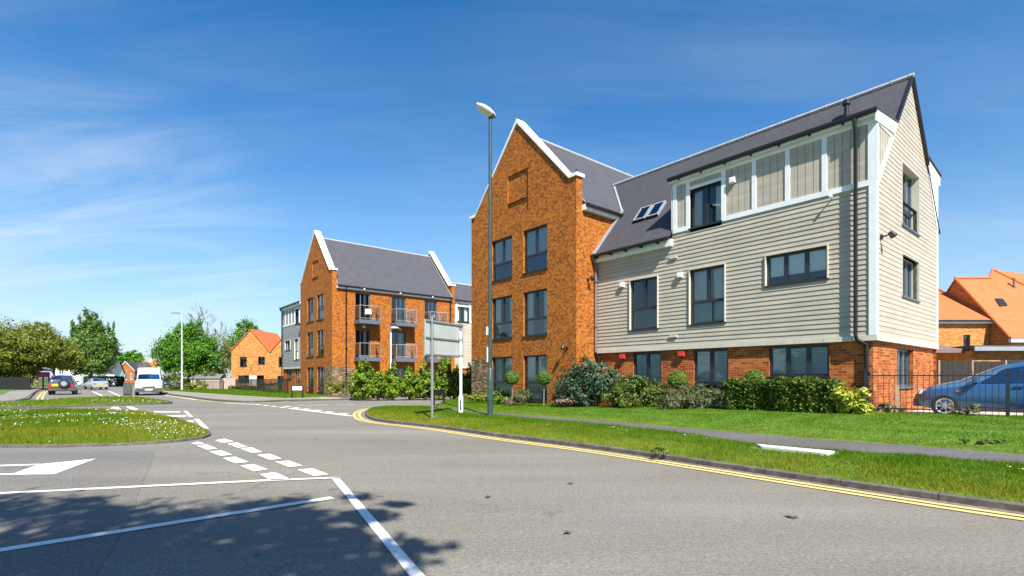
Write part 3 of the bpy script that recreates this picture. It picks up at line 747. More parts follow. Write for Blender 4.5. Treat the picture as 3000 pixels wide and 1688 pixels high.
def boards(b, o, xd, z0, z1, pitch, xr, holes=(), m=0, o_bot=0.024, o_top=0.004):
    """lapped weatherboards; xr(z) gives the run (xa, xb) at height z"""
    o, xd = Vector(o), Vector(xd).normalized(); nrm = xd.cross(Z)
    n = int(math.ceil((z1-z0)/pitch))
    for k in range(n):
        zb, zt = z0+k*pitch, min(z1, z0+(k+1)*pitch)
        cuts = sorted({zb, zt} | {h for q in holes for h in q[2:4] if zb+1e-4 < h < zt-1e-4})
        for c0, c1 in zip(cuts, cuts[1:]):
            zc = (c0+c1)/2
            hs_ = sorted((h[0], h[1]) for h in holes if h[2] < zc < h[3])
            ra, rb = xr(c0), xr(c1)
            segs = []; xa0, xa1 = ra[0], rb[0]
            for h in hs_:
                segs.append((xa0, xa1, h[0], h[0])); xa0 = xa1 = h[1]
            segs.append((xa0, xa1, ra[1], rb[1]))
            off = lambda z: o_bot+(o_top-o_bot)*(z-zb)/pitch
            for x00, x01, x10, x11 in segs:
                if x10-x00 < 0.01 and x11-x01 < 0.01: continue
                P = lambda x, z: o+xd*x+Z*z+nrm*off(z)
                b.face([P(x00, c0), P(x10, c0), P(x11, c1), P(x01, c1)], m)
                if c0 == zb: b.face([P(x00, c0)-nrm*(o_bot), P(x10, c0)-nrm*(o_bot), P(x10, c0), P(x00, c0)], m)

def window(B, T, o, xd, w, h, depth=0.11, mull=(0.5,), transom=None, cover=None, sill=True, fr='frame', jamb=None, proud=0.0, name='window', low='glass_low', wide=None, handle=False):
    """window set back into its opening; o = lower left corner on the wall face"""
    o, xd = Vector(o), Vector(xd).normalized(); nrm = xd.cross(Z)
    b = MB(T); t = 0.06; q = depth
    def bar(x0, x1, z0, z1, d0=0.0, d1=0.07):
        b.obox(o+xd*x0+Z*z0-nrm*(q+d1), xd*(x1-x0), nrm*(d1-d0), Z*(z1-z0))
    bar(0, t, 0, h); bar(w-t, w, 0, h); bar(t, w-t, 0, t); bar(t, w-t, h-t, h)
    zt = transom if transom else 0.0
    if transom: bar(t, w-t, transom-0.045, transom+0.045, -0.004)
    xs_ = [t]+[w*k for k in mull]+[w-t]
    for k in mull: bar(w*k-0.05, w*k+0.05, (zt+0.045 if transom else t), h-t, -0.003)
    f = b.build(name, M[fr], B)
    # glass
    g = MB(T); q2 = q+0.04
    P = lambda x, z, d: o+xd*x+Z*z-nrm*d
    base = zt+0.045 if transom else t
    g.face([P(t, base, q2), P(w-t, base, q2), P(w-t, h-t, q2), P(t, h-t, q2)])
    if transom: g.face([P(t, t, q2), P(w-t, t, q2), P(w-t, zt-0.045, q2), P(t, zt-0.045, q2)], 1)
    g.build('pane', [M['glass'], M[low]], f)
    if sill:
        s = MB(T); s.obox(P(-0.04-proud*0, -0.045, q), xd*(w+0.08), nrm*(q+0.055), Z*0.045); s.build('sill', M[fr], f)
    if cover == 'blind':
        c = MB(T); zz = h-t-0.02
        while zz > base+0.02:
            c.face([P(t+0.01, zz, q2+0.045), P(w-t-0.01, zz, q2+0.045), P(w-t-0.01, zz-0.040, q2+0.025), P(t+0.01, zz-0.040, q2+0.025)]); zz -= 0.05
        c.build('blind', M['blind'], f)
    elif cover == 'shade':
        c = MB(T); zz = base+(h-base)*0.24; k_ = 0.03
        c.face([P(t+0.01, zz, q2+k_), P(w-t-0.01, zz, q2+k_), P(w-t-0.01, h-t, q2+k_), P(t+0.01, h-t, q2+k_)]); c.build('blind', M['blind'], f)
    elif cover in ('curtain', 'part'):
        spans = [(t, w-t)] if cover == 'curtain' else [(t, t+w*0.24), (w-t-w*0.22, w-t)]
        for a, e in spans:
            c = MB(T)
            n_ = max(4, int((e-a)/0.05)); pts = [(a+(e-a)*i/n_, 0.075+0.04*math.sin(i*1.25)+0.015*math.sin(i*0.7)) for i in range(n_+1)]
            for (x0, d0), (x1, d1) in zip(pts, pts[1:]): c.face([P(x0, 0.05, q2+d0), P(x1, 0.05, q2+d1), P(x1, h-t, q2+d1), P(x0, h-t, q2+d0)])
            c.build('curtain', M['curtain'], f)
    if jamb:
        j = MB(T); e = proud; k = 0.024
        j.obox(P(-k, -0.01, q), xd*k, nrm*(q+e), Z*(h+0.02+k)); j.obox(P(w, -0.01, q), xd*k, nrm*(q+e), Z*(h+0.02+k)); j.obox(P(0, h, q), xd*w, nrm*(q+e), Z*k)
        j.build('jamb', M[jamb], f)
    return f

def gutter(b, p0, p1, r=0.06, m=0):
    b.tube([p0, p1], r, 8, m)

ID = Matrix.Identity(4)
SLP = 1.1                                      # brick wing roof and coping slope
def brick_wing(B, xr, yf, yb, side_holes=(), back_gable=False, quoin='left', covers=None):
    W = 7.04; xl = xr-W; c = (xl+xr)/2; SH = 8.9; AP = 12.28; EV = 8.05
    cols = [(xr-3.14, xr-1.64), (xr-5.40, xr-3.90)]
    rowsz = [(0.15, 2.04, 0.74), (2.88, 4.78, 0.72), (5.60, 7.45, 0.73)]
    holes = [(a-xl, e-xl, z0, z1) for a, e in cols for z0, z1, _ in rowsz]
    # brickwork
    b = MB(); px0, px1 = c-0.70, c+0.70
    rec = (px0-xl, px1-xl, 8.30, 10.13)
    q = [(0, 1.60, 0, 2.03, 1)] if quoin == 'left' else [(W-1.62, W, 0, 2.03, 1)]
    wall(b, (xl, yf, 0), (1, 0, 0), W, 0, SH, holes+[(rec[0], rec[1], 8.30, SH)], 0, 0.11, fills=q)
    hw = 3.17; zr = 10.13; k = hw-(zr-SH)/((AP-SH)/hw)
    F = lambda x, z, d=0.0: (x, yf+d, z)
    b.face([F(c-hw, SH), F(px0, SH), F(px0, zr), F(c-k, zr)]); b.face([F(px1, SH), F(c+hw, SH), F(c+k, zr), F(px1, zr)])
    b.face([F(c-k, zr), F(c+k, zr), F(c, AP)])
    d = 0.07
    b.face([F(px0, 8.30, d), F(px1, 8.30, d), F(px1, zr, d), F(px0, zr, d)])
    b.face([F(px0, 8.30), F(px0, 8.30, d), F(px0, zr, d), F(px0, zr)]); b.face([F(px1, 8.30), F(px1, zr), F(px1, zr, d), F(px1, 8.30, d)])
    b.face([F(px0, zr), F(px0, zr, d), F(px1, zr, d), F(px1, zr)]); b.face([F(px0, 8.3), F(px1, 8.3), F(px1, 8.3, d), F(px0, 8.3, d)])
    # parapet returns and back of the parapet
    t = 0.33
    def parapet_back(y, s):
        pts = [(xl, y, EV-0.2), (xr, y, EV-0.2), (xr, y, SH), (c+hw, y, SH), (c, y, AP), (c-hw, y, SH), (xl, y, SH)]
        b.face(pts if s > 0 else pts[::-1])
    parapet_back(yf+t, -1)
    for x, s in ((xr, 1), (xl, -1)):
        pts = [(x, yf, EV), (x, yf+t, EV), (x, yf+t, SH), (x, yf, SH)]; b.face(pts if s > 0 else pts[::-1])
    # sides and back
    sq = [(0, 1.62, 0, 2.03, 1)] if quoin != 'left' else []
    wall(b, (xr, yf, 0), (0, 1, 0), yb-yf, 0, EV, side_holes, 0, 0.11, fills=sq)
    wall(b, (xl, yb, 0), (0, -1, 0), yb-yf, 0, EV)
    wall(b, (xr, yb, 0), (-1, 0, 0), W, 0, SH if back_gable else EV)
    if back_gable:
        b.face([(c-hw, yb, SH), (c, yb, AP), (c+hw, yb, SH)]); parapet_back(yb-t, 1)
        for x, s in ((xr, 1), (xl, -1)):
            pts = [(x, yb-t, EV), (x, yb, EV), (x, yb, SH), (x, yb-t, SH)]; b.face(pts if s > 0 else pts[::-1])
    else:
        b.face([(xr, yb, EV), (xl, yb, EV), (c, yb, EV+SLP*W/2)])
    b.build('brick_wall', [M['brick'], M['brick_dark']], B)
    # coping
    def coping(y0, y1):
        k_ = MB(); th = 0.13
        sl = math.atan2(AP-SH, hw)
        for s in (1, -1):
            p = [(c, y0, AP), (c+s*hw, y0, SH), (c+s*(W/2+0.07), y0, SH), (c+s*(W/2+0.07), y0, SH+th), (c+s*(hw-0.06), y0, SH+th), (c, y0, AP+th*1.45)]
            k_.prism(p, (0, y1-y0, 0))
        return k_.build('coping', M['coping'], B)
    coping(yf-0.07, yf+t+0.07)
    if back_gable: coping(yb-t-0.07, yb+0.07)
    # roof
    r = MB(); y0, y1 = yf+t, (yb-t if back_gable else yb+0.1); RZ = EV+SLP*W/2; ov = 0.22
    for s in (1, -1):
        e = (c+s*(W/2+ov), EV-SLP*ov+0.02); pts = [(e[0], y0, e[1]), (e[0], y1, e[1]), (c, y1, RZ), (c, y0, RZ)]
        r.face(pts if s > 0 else pts[::-1])
        r.face([(e[0], y0, e[1]), (e[0], y1, e[1]), (e[0], y1, e[1]-0.05), (e[0], y0, e[1]-0.05)])
    ro = r.build('roof', M['slate_smooth'], B)
    r = MB(); r.tube([(c, y0, RZ+0.02), (c, y1, RZ+0.02)], 0.075, 8); r.build('ridge', M['ridge'], ro)
    r = MB()
    for s in (1, -1): r.obox((c+s*(W/2), y0, EV-SLP*0.2-0.20), (s*0.19, 0, 0), (0, y1-y0, 0), (0, 0, 0.22))
    r.build('fascia', M['trim'], B)
    r = MB()
    for s in (1, -1): gutter(r, (c+s*(W/2+0.25), y0, EV-SLP*0.22), (c+s*(W/2+0.25), y1, EV-SLP*0.22), 0.07)
    r.build('gutter', M['black'], B)
    # white verge flashing where the roof meets the parapet
    for y, dy in ([(y0, 0.05)] + ([(y1-0.05, 0.05)] if back_gable else [])):
        r = MB()
        for s in (1, -1):
            e = (c+s*(W/2+0.1), EV-SLP*0.1); r.prism([(e[0], y, e[1]+0.01), (c, y, RZ+0.01), (c, y, RZ+0.07), (e[0], y, e[1]+0.07)], (0, dy, 0))
        r.build('flashing', M['lead'], B)
    covers = covers or {}
    for ci, (a, e) in enumerate(cols):
        for ri, (z0, z1, tr) in enumerate(rowsz):
            window(B, None, (a, yf, z0), (1, 0, 0), e-a, z1-z0, 0.09, (0.5,), tr, covers.get((ci, ri)), True)

def clad_wing(B, T, first, ground, gable=True, dorm=(-5.93, 0.0), dwin=(-5.28, -4.16), xin=-9.44, board='board', detail=True, ridge_in=-11.28):
    """timber-clad wing: front wall y=0 from x=xin to x=0, free gable end at x=0"""
    D = 6.6; HB = 2.06; SL = 1.16; E0 = 6.25; RZ = E0+SL*D/2; d0, d1 = dorm; PIT = 0.1345
    gw = [(2.34, 4.18, 5.51, 7.29), (2.36, 4.18, 3.46, 4.66)] if gable else []
    gg = [(2.25-0.08, 3.97-0.08, 0.82, 1.95)] if gable else []
    # brick base, set back under the cladding
    b = MB(T)
    wall(b, (xin, 0.08, 0), (1, 0, 0), -xin-0.08, 0, HB+0.1, [(x0-xin, x1-xin, z0, z1) for x0, x1, z0, z1, *_ in ground], 0, 0.10)
    wall(b, (-0.08, 0.08, 0), (0, 1, 0), D-0.16, 0, HB+0.1, gg, 0, 0.10)
    wall(b, (0, D-0.08, 0), (-1, 0, 0), -xin, 0, 6.0)
    b.build('brick_base', M['brick_red'] if detail else M['brick'], B)
    # weatherboards
    b = MB(T)
    hf = [(x0, x1, z0, z1) for x0, x1, z0, z1, *_ in first]
    hf2 = hf+[(dwin[0], dwin[1], 6.0, 7.45)]
    boards(b, (0, 0, 0), (1, 0, 0), HB+0.13, 6.10, PIT, lambda z: ((xin if z < 5.9 else d0), -0.14 if d1 > -0.2 else d1), hf2)
    def gr(z):
        y = max(0.0, (z-E0)/SL); return (max(0.13, y) if z < E0+0.1 else y, D-y)
    boards(b, (0, 0, 0), (0, 1, 0), HB+0.13, RZ, PIT, gr, gw, 0, 0.014)
    b.build('weatherboards', M[board], B)
    b = MB(T)      # inner skin so that the house is closed
    wall(b, (xin, 0.03, 0), (1, 0, 0), -xin-0.03, HB+0.08, 6.0, [(h[0]-xin, h[1]-xin, h[2], h[3]) for h in hf], 0, 0.1)
    wall(b, (-0.03, 0, 0), (0, 1, 0), D, HB+0.08, E0, [g for g in gw if g[3] < E0]+[(g[0], g[1], g[2], E0) for g in gw if g[3] > E0], 0, 0.1)
    pk = (E0+SL*D/2)
    y1_, y2_ = (2.34, 4.18)
    b.face([(-0.03, 0.0, E0), (-0.03, y1_, E0), (-0.03, y1_, E0+SL*y1_)]); b.face([(-0.03, y2_, E0), (-0.03, D, E0), (-0.03, y2_, E0+SL*(D-y2_))])
    b.face([(-0.03, y1_, 7.29), (-0.03, y2_, 7.29), (-0.03, y2_, E0+SL*(D-y2_)), (-0.03, D/2, pk), (-0.03, y1_, E0+SL*y1_)])
    b.build('inner_wall', M['room'], B)
    # drip board with joints, corner boards
    b = MB(T); x = xin
    while x < 0.03:
        e = min(0.045, x+0.745); b.box(x+0.004, e, -0.05, 0.05, HB, HB+0.135); x += 0.749
    b.box(-0.05, 0.05, 0.055, D, HB, HB+0.135)
    b.build('drip_board', M['cream'], B)
    b = MB(T); b.box(-0.14, 0.028, -0.045, 0.0, HB+0.14, E0-0.15); b.box(-0.001, 0.036, 0.0, 0.13, HB+0.14, E0-0.1); b.build('corner_board', M['trim'], B)
    b = MB(T); b.box(-0.02, 0.03, D-0.1, D+0.03, HB+0.14, E0)
    b.build('corner_board', M['trim'], B)
    # main roof
    yv = (8.05-E0)/SL
    r = MB(T); zr = lambda y: E0+SL*y
    V = lambda x, y: (x, y, zr(y))
    ov = 0.06 if d1 > -0.2 else 0.0
    if d0 > xin+0.1:
        r.face([V(xin, -0.27), V(d0, -0.27), V(d0, 0), V(xin, 0)]); r.face([V(d0, -0.27), V(xin, -0.27), (xin, -0.27, zr(-0.27)-0.05), (d0, -0.27, zr(-0.27)-0.05)])
    r.face([V(xin, 0.0), V(d0, 0.0), V(d0, yv), V(xin, yv)]) if d0 > xin+0.1 else None; r.face([V(xin, yv), V(ov, yv), V(ov, D/2), V(ridge_in, D/2)])
    r.face([(ridge_in, D/2, RZ), (ov, D/2, RZ), (ov, D+0.2, E0-SL*0.2), (xin, D+0.2, E0-SL*0.2)])
    ro = r.build('roof', M['slate'] if detail else M['slate_smooth'], B)
    r = MB(T); r.tube([(ridge_in, D/2, RZ+0.03), (ov+0.03, D/2, RZ+0.03)], 0.08, 8)
    xx = ridge_in+0.45
    while xx < 0: r.tube([(xx, D/2, RZ+0.03), (xx+0.03, D/2, RZ+0.03)], 0.09, 8); xx += 0.45
    r.build('ridge', M['ridge'], ro)
    r = MB(T)      # dark verge trim along the gable
    for s in (0, 1):
        y0, y1 = (1.75, D/2) if s == 0 else (D-1.5, D/2)
        f = lambda y: E0+SL*(y if s == 0 else D-y)
        r.prism([(0.0, y0, f(y0)-0.09), (0.0, y1, f(y1)-0.09), (0.0, y1, f(y1)+0.05), (0.0, y0, f(y0)+0.05)], (0.075 if s == 0 else 0.10, 0, 0))
    r.build('verge_trim', M['black'], ro)
    if detail:
        r = MB(T); a = Vector((xin+0.02, -0.27, zr(-0.27)+0.03)); e = Vector((xin+0.02, yv, 8.05+0.03))
        r.obox(a, (0.16, 0, 0), e-a, (0, -0.03, 0.03)); a2 = Vector((xin, yv, 8.09)); e2 = Vector((ridge_in, D/2, RZ+0.04))
        r.obox(a2, e2-a2, (0.12, 0.12, 0.0), (0, 0, 0.03)); r.build('flashing', M['lead'], ro)
        # roof windows
        for x0 in (-8.22, -7.62):
            k = MB(T); y0, y1 = 0.80, 1.34; nrm = Vector((0, -SL, 1)).normalized(); up = Vector((0, 1, SL)).normalized(); L = (y1-y0)*math.sqrt(1+SL*SL)
            o = Vector((x0, y0, zr(y0))); w = 0.54
            for (u0, u1, v0, v1) in ((0, w, 0, 0.06), (0, w, L-0.06, L), (0, 0.06, 0.06, L-0.06), (w-0.06, w, 0.06, L-0.06)):
                k.obox(o+Vector((u0, 0, 0))+up*v0, (u1-u0, 0, 0), up*(v1-v0), nrm*0.09)
            f = k.build('roof_window', M['lead'], ro)
            g = MB(T); g.face([o+Vector((0.06, 0, 0))+up*0.06+nrm*0.07, o+Vector((w-0.06, 0, 0))+up*0.06+nrm*0.07, o+Vector((w-0.06, 0, 0))+up*(L-0.06)+nrm*0.07, o+Vector((0.06, 0, 0))+up*(L-0.06)+nrm*0.07]); g.build('pane', M['glass'], f)
            g = MB(T); g.obox(o+up*(-0.05)+nrm*0.02, (w, 0, 0), up*0.05, nrm*0.06); g.build('sill', M['black'], f)
        k = MB(T); k.lathe((-1.45, 2.55, zr(2.55)-0.1), (0, 0, 1), [(0.10, 0), (0.10, 0.2), (0.065, 0.22), (0.065, 0.50), (0.11, 0.50), (0.11, 0.58), (0.07, 0.66), (0, 0.66)], 12)
        k.box(-1.62, -1.28, 2.38, 2.60, zr(2.45)-0.05, zr(2.45)+0.03); k.build('vent_pipe', M['black'], ro)
    # dormer
    zt = 7.80; k0, k1 = d0, d1
    cl = MB(T); wb = (dwin[0], dwin[1])
    def panels(x0, x1, z0, z1):
        x = x0; n_ = max(1, int(round((x1-x0)/0.19))); w = (x1-x0)/n_
        for i in range(n_):
            a = x0+i*w; cl.face([(a, -0.016, z0), (a+w-0.022, -0.016, z0), (a+w-0.022, -0.016, z1), (a, -0.016, z1)]); cl.face([(a+w-0.022, -0.016, z0), (a+w-0.022, 0.0, z0), (a+w-0.022, 0.0, z1), (a+w-0.022, -0.016, z1)])
            cl.face([(a, 0.0, z0), (a, -0.016, z0), (a, -0.016, z1), (a, 0.0, z1)])
        cl.face([(x0, 0.0, z0), (x1, 0.0, z0), (x1, 0.0, z1), (x0, 0.0, z1)])
    posts = [(k0, k0+0.15), (wb[0]-0.14, wb[0]), (wb[1], wb[1]+0.14)]
    nb = max(1, int(round((k1-0.15-wb[1]-0.14)/1.0))); sp = (k1-0.15-wb[1]-0.14)/nb
    for i in range(1, nb): posts.append((wb[1]+0.14+i*sp-0.13, wb[1]+0.14+i*sp))
    posts.append((k1-0.16, k1+0.028)); posts.sort()
    tr = MB(T)
    for a, e in posts: tr.box(a, e, -0.045, 0.0, 6.24, 7.70)
    tr.box(k0, wb[0]-0.001, -0.045, 0.0, 6.09, 6.24); tr.box(wb[1]+0.001, k1+0.028, -0.045, 0.0, 6.09, 6.24)
    tr.box(k0, k1+0.028, -0.047, 0.0, 7.70, 7.80); tr.box(wb[0], wb[1], -0.045, 0.0, 7.43, 7.53)
    for (a, e), (a2, e2) in zip(posts, posts[1:]):
        if abs(e-wb[0]) < 1e-3: panels(e, a2, 7.53, 7.70)
        else: panels(e, a2, 6.24, 7.70)
    # cheeks
    for x, s in ((k1, 1), (k0, -1)):
        yt = (7.75-E0)/SL; X = x+s*0.026
        f = lambda pts: cl.face(pts if s > 0 else pts[::-1])
        nn = 6
        for i in range(nn):
            a, e = 0.12+i*(yt-0.12)/nn, 0.12+(i+1)*(yt-0.12)/nn-0.02
            f([(X, a, E0+SL*a), (X, e, E0+SL*e), (X, e, 7.72), (X, a, 7.72)])
        f([(X-s*0.01, 0, E0-0.1), (X-s*0.01, yt, 7.75), (X-s*0.01, yt, 7.75), (X-s*0.01, 0, 7.75)][:2]+[(X-s*0.01, 0, 7.75)])
        tr.prism([(X-s*0.001, 0.0, E0-0.28), (X-s*0.001, 0.0, E0-0.02), (X-s*0.001, yt-0.06, 7.70), (X-s*0.001, yt+0.14, 7.70)], (s*0.022, 0, 0))
        tr.obox((X-s*0.001, 0.0, 7.66), (s*0.02, 0, 0), (0, yt-0.02, 0), (0, 0, 0.09)); tr.obox((X-s*0.001, -0.045, E0-0.02), (s*0.022, 0, 0), (0, 0.13, 0), (0, 0, 7.66-E0+0.02))
    dm = cl.build('dormer', M[board], B); tr.build('dormer_trim', M['trim'], dm)
    r = MB(T); ye = 1.72
    r.box(k0-0.04, k1+0.06, -0.15, 0.0, 7.80, 7.83); r.box(k0-0.04, k1+0.06, -0.165, -0.135, 7.80, 7.98)
    for x, s in ((k1+0.04, 1), (k0-0.04, -1)):
        r.prism([(x, -0.20, 7.66 if s > 0 else 7.78), (x, 1.38, 7.80), (x, 1.80, 8.22), (x, -0.20, 7.99)], (s*0.03, 0, 0))
    r.build('fascia', M['trim'], dm)
    r = MB(T); A = lambda x, y, z: (x, y, z)
    r.face([A(k0-0.07, -0.24, 7.995), A(k1+0.09, -0.24, 7.995), A(k1+0.09, ye+0.05, 8.245), A(k0-0.07, ye+0.05, 8.245)])
    r.face([A(k1+0.09, -0.24, 7.995), A(k1+0.09, -0.24, 7.95), A(k1+0.09, ye+0.05, 8.20), A(k1+0.09, ye+0.05, 8.245)])
    r.face([A(k0-0.07, -0.24, 7.995), A(k0-0.07, ye+0.05, 8.245), A(k0-0.07, ye+0.05, 8.20), A(k0-0.07, -0.24, 7.95)])
    r.build('dormer_roof', M['slate'] if detail else M['slate_smooth'], dm)
    r = MB(T); gutter(r, (k0-0.08, -0.215, 7.93), (k1+0.08, -0.215, 7.93), 0.065)
    xx = k0+0.3
    while xx < k1: r.box(xx, xx+0.05, -0.21, -0.14, 7.82, 7.90); xx += 0.82
    r.build('gutter', M['black'], dm)
    window(B, T, (dwin[0], 0, 6.13), (1, 0, 0), dwin[1]-dwin[0], 1.30, 0.09, (0.5,), None, 'part', True)
    if d0 > xin+0.5:        # low eave beside the dormer
        r = MB(T); r.box(xin, d0, -0.16, 0.0, 5.66, 5.90); r.build('fascia', M['trim'], B)
        r = MB(T); gutter(r, (xin, -0.31, zr(-0.27)-0.03), (d0+0.02, -0.31, zr(-0.27)-0.03), 0.065)
        xx = xin+0.2
        while xx < d0: r.box(xx, xx+0.05, -0.33, -0.15, 5.80, 5.9); xx += 0.7
        r.build('gutter', M['black'], B)
    # rear dormer seen end-on
    if gable:
        r = MB(T); yb0, yb1 = D-1.72, D+0.26
        r.prism([(-2.0, yb0, 8.22), (-2.0, yb1, 7.99), (-2.0, yb1, 7.66), (-2.0, D-1.3, 7.80)], (2.04, 0, 0))
        r.prism([(-2.0, D-1.3, 7.70), (-2.0, D+0.02, 7.70), (-2.0, D+0.02, E0-0.3)], (2.03, 0, 0))
        r.build('rear_dormer', M['trim'], B)
        r = MB(T); r.prism([(-2.0, yb0-0.05, 8.23), (-2.0, yb1+0.05, 8.0), (-2.0, yb1+0.05, 8.04), (-2.0, yb0-0.05, 8.27)], (2.08, 0, 0)); r.build('dormer_roof', M['slate'], B)
    for x0, x1, z0, z1, mull, tr_, cov in first:
        window(B, T, (x0, 0, z0), (1, 0, 0), x1-x0, z1-z0, 0.06, mull, tr_, cov, True, jamb='cream', proud=0.065)
    for x0, x1, z0, z1, mull, tr_, cov in ground:
        window(B, T, (x0, 0.08, z0), (1, 0, 0), x1-x0, z1-z0, 0.05, mull, tr_, cov, True)
    if gable:
        for (y0, y1, z0, z1), tr_ in zip(gw, (0.62, None)):
            window(B, T, (0, y0, z0), (0, 1, 0), y1-y0, z1-z0, 0.17, (0.33, 0.66), tr_, 'curtain', True, fr='frame_grey', jamb='cream', proud=0.03)
        for y0, y1, z0, z1 in gg:
            window(B, T, (-0.08, y0+0.08, z0), (0, 1, 0), y1-y0, z1-z0, 0.12, (0.36, 0.66), None, 'blind', True, fr='frame_grey')

def pipe(B, pts, r=0.045, mat='black', name='downpipe', brackets=True):
    b = MB(); b.tube(pts, r, 10)
    if brackets:
        a, e = Vector(pts[-2]), Vector(pts[-1])
        z = max(a.z, e.z)-0.6
        while z > min(a.z, e.z)+0.3:
            b.box(a.x-r-0.02, a.x+r+0.02, a.y-r-0.01, a.y+r+0.03, z, z+0.05); z -= 1.8
    return b.build(name, M[mat], B, smooth=True)
def wall_light(B, p, n, mat='black'):
    p, n = Vector(p), Vector(n).normalized(); b = MB(); s = Z.cross(n)
    b.obox(p-s*0.05-Z*0.06, s*0.10, n*0.04, Z*0.12); b.tube([p+n*0.04, p+n*0.20+Z*0.04], 0.02, 6); b.lathe(p+n*0.20+Z*0.10, n*0.6-Z, [(0.0, 0), (0.06, 0.01), (0.085, 0.16), (0.075, 0.17), (0, 0.15)], 12)
    return b.build('wall_light', M[mat], B)
RZ_B = math.atan2(-0.771, 0.637)

# ------------------------------------------------------------------ near block of flats
F1 = thing('apartment_building', 'nearest block of flats with orange brick gable and sage weatherboarded wing on the right', 'building', (9.39, 13.16, 0.2), RZ_B)
brick_wing(F1, -9.44, -1.155, 8.0, covers={(0, 2): 'blind', (1, 2): 'blind', (0, 1): 'part', (1, 1): 'part', (0, 0): 'curtain', (1, 0): 'curtain'})
clad_wing(F1, None,
    [(-7.75, -6.55, 2.87, 4.72, (0.5,), 0.77, None), (-5.28, -4.05, 2.88, 4.72, (0.5,), 0.74, 'curtain'), (-2.76, -1.11, 3.84, 4.73, (0.32, 0.66), None, 'shade')],
    [(-7.69, -6.48, 0.12, 2.03, (0.5,), 0.77, 'blind'), (-5.20, -3.99, 0.12, 2.03, (0.5,), 0.77, 'blind'), (-2.72, -1.10, 1.13, 2.03, (0.32, 0.66), None, 'blind')])
pipe(F1, [(-0.41, -0.22, 7.90), (-0.41, -0.22, 7.72), (-0.41, -0.13, 7.52), (-0.41, -0.13, 2.22), (-0.41, -0.13, 2.2)], 0.05)
pipe(F1, [(-0.41, -0.13, 2.2), (-0.38, -0.10, 2.08), (-0.20, 0.0, 1.96), (-0.20, 0.01, 1.8), (-0.20, 0.01, 0.0)], 0.05)
pipe(F1, [(-9.36, -0.33, 5.88), (-9.36, -0.14, 5.62), (-9.36, -0.12, 5.5), (-9.36, -0.12, 2.1)], 0.05, 'soffit')
pipe(F1, [(-9.36, -0.12, 2.1), (-9.34, -0.06, 1.95), (-9.30, 0.01, 1.8), (-9.30, 0.01, 0.0)], 0.05)
for x, z in ((-8.10, 4.62), (-5.63, 4.61), (-3.77, 7.30)):
    b = MB(); b.box(x-0.085, x+0.085, -0.13, 0.0, z-0.085, z+0.085); b.box(x-0.06, x+0.06, -0.136, -0.13, z-0.06, z+0.06); b.build('vent_cowl', M['white'], F1)
for x, z in ((-5.90, 5.26), (-5.90, 2.53)):
    b = MB(); b.box(x-0.14, x+0.14, -0.075, 0.0, z-0.035, z+0.04); b.build('vent_grille', M['cream'], F1)
for x, z in ((-8.13, 1.90), (-5.61, 1.91)):
    b = MB(); b.box(x-0.12, x+0.12, -0.06, 0.08, z-0.085, z+0.085); b.box(x-0.10, x+0.10, -0.066, -0.06, z-0.065, z+0.065); b.build('alarm_box', M['red'], F1)
wall_light(F1, (-9.93, -1.155, 2.25), (0, -1, 0)); wall_light(F1, (-9.44, -0.52, 4.95), (1, 0, 0)); wall_light(F1, (0.02, 0.36, 4.78), (1, 0, 0))
b = MB(); b.tube([(-0.98, -0.03, 6.0), (-0.98, -0.16, 6.02)], 0.018, 6); b.lathe((-0.98, -0.15, 6.01), (0, -1, 0.1), [(0.0, 0), (0.04, 0.0), (0.045, 0.05), (0, 0.06)], 10); b.build('sensor', M['white'], F1)
# small pot on the kneeler
b = MB(); b.lathe((-9.60, -0.98, 9.03), (0, 0, 1), [(0.05, 0), (0.06, 0.12), (0.035, 0.13), (0.035, 0.20), (0, 0.2)], 10); b.build('roof_finial', M['black'], F1)

# ------------------------------------------------------------------ second block of flats
F2 = thing('apartment_building', 'second block of flats across the side road with grey balconies on its orange brick side', 'building', (-12.75, 36.1, 0.04), RZ_B)
def r2(u):
    k = (u-1500)/1493; return (36.1*k+12.75)/(0.7705-0.637*k)
doors = [(1040.5, 1084), (1146.8, 1188.5), (1243.8, 1280.3)]
dl = [(r2(a), r2(c)) for a, c in doors]
dz = [(0.02, 2.02), (2.76, 4.80), (5.46, 7.48)]
sh = [(a, c, z0, z1) for a, c in dl for z0, z1 in dz]
brick_wing(F2, 0.0, 0.0, 10.32, sh, True, 'right', {(0, 0): 'curtain', (1, 0): 'part', (0, 2): 'shade', (0, 1): 'part'})
def door(B, x, y0, y1, z0, z1, op=0.5):
    w, h = y1-y0, z1-z0; f = MB()
    for a, e, c, d in ((0, 0.07, 0, h), (w-0.07, w, 0, h), (0.07, w-0.07, h-0.08, h), (0.07, w-0.07, 0, 0.08), (w*0.36, w*0.36+0.07, 0.08, h-0.08)):
        f.box(x-0.16, x-0.10, y0+a, y0+e, z0+c, z0+d)
    o = f.build('balcony_door', M['frame_grey'], B)
    g = MB(); g.face([(x-0.13, y0+0.07, z0+0.08), (x-0.13, y1-0.07, z0+0.08), (x-0.13, y1-0.07, z1-0.08), (x-0.13, y0+0.07, z1-0.08)]); g.build('pane', M['glass'], o)
    c = MB()
    for i in range(5): c.face([(x-0.22-0.03*(i % 2), y0+w*0.62+i*0.05, z0+0.1), (x-0.22-0.03*((i+1) % 2), y0+w*0.62+(i+1)*0.05, z0+0.1), (x-0.22-0.03*((i+1) % 2), y0+w*0.62+(i+1)*0.05, z1-0.1), (x-0.22-0.03*(i % 2), y0+w*0.62+i*0.05, z1-0.1)])
    c.build('curtain', M['curtain'], o)
for a, c in dl:
    for k, (z0, z1) in enumerate(dz): door(F2, 0.0, a, c, z0, z1)
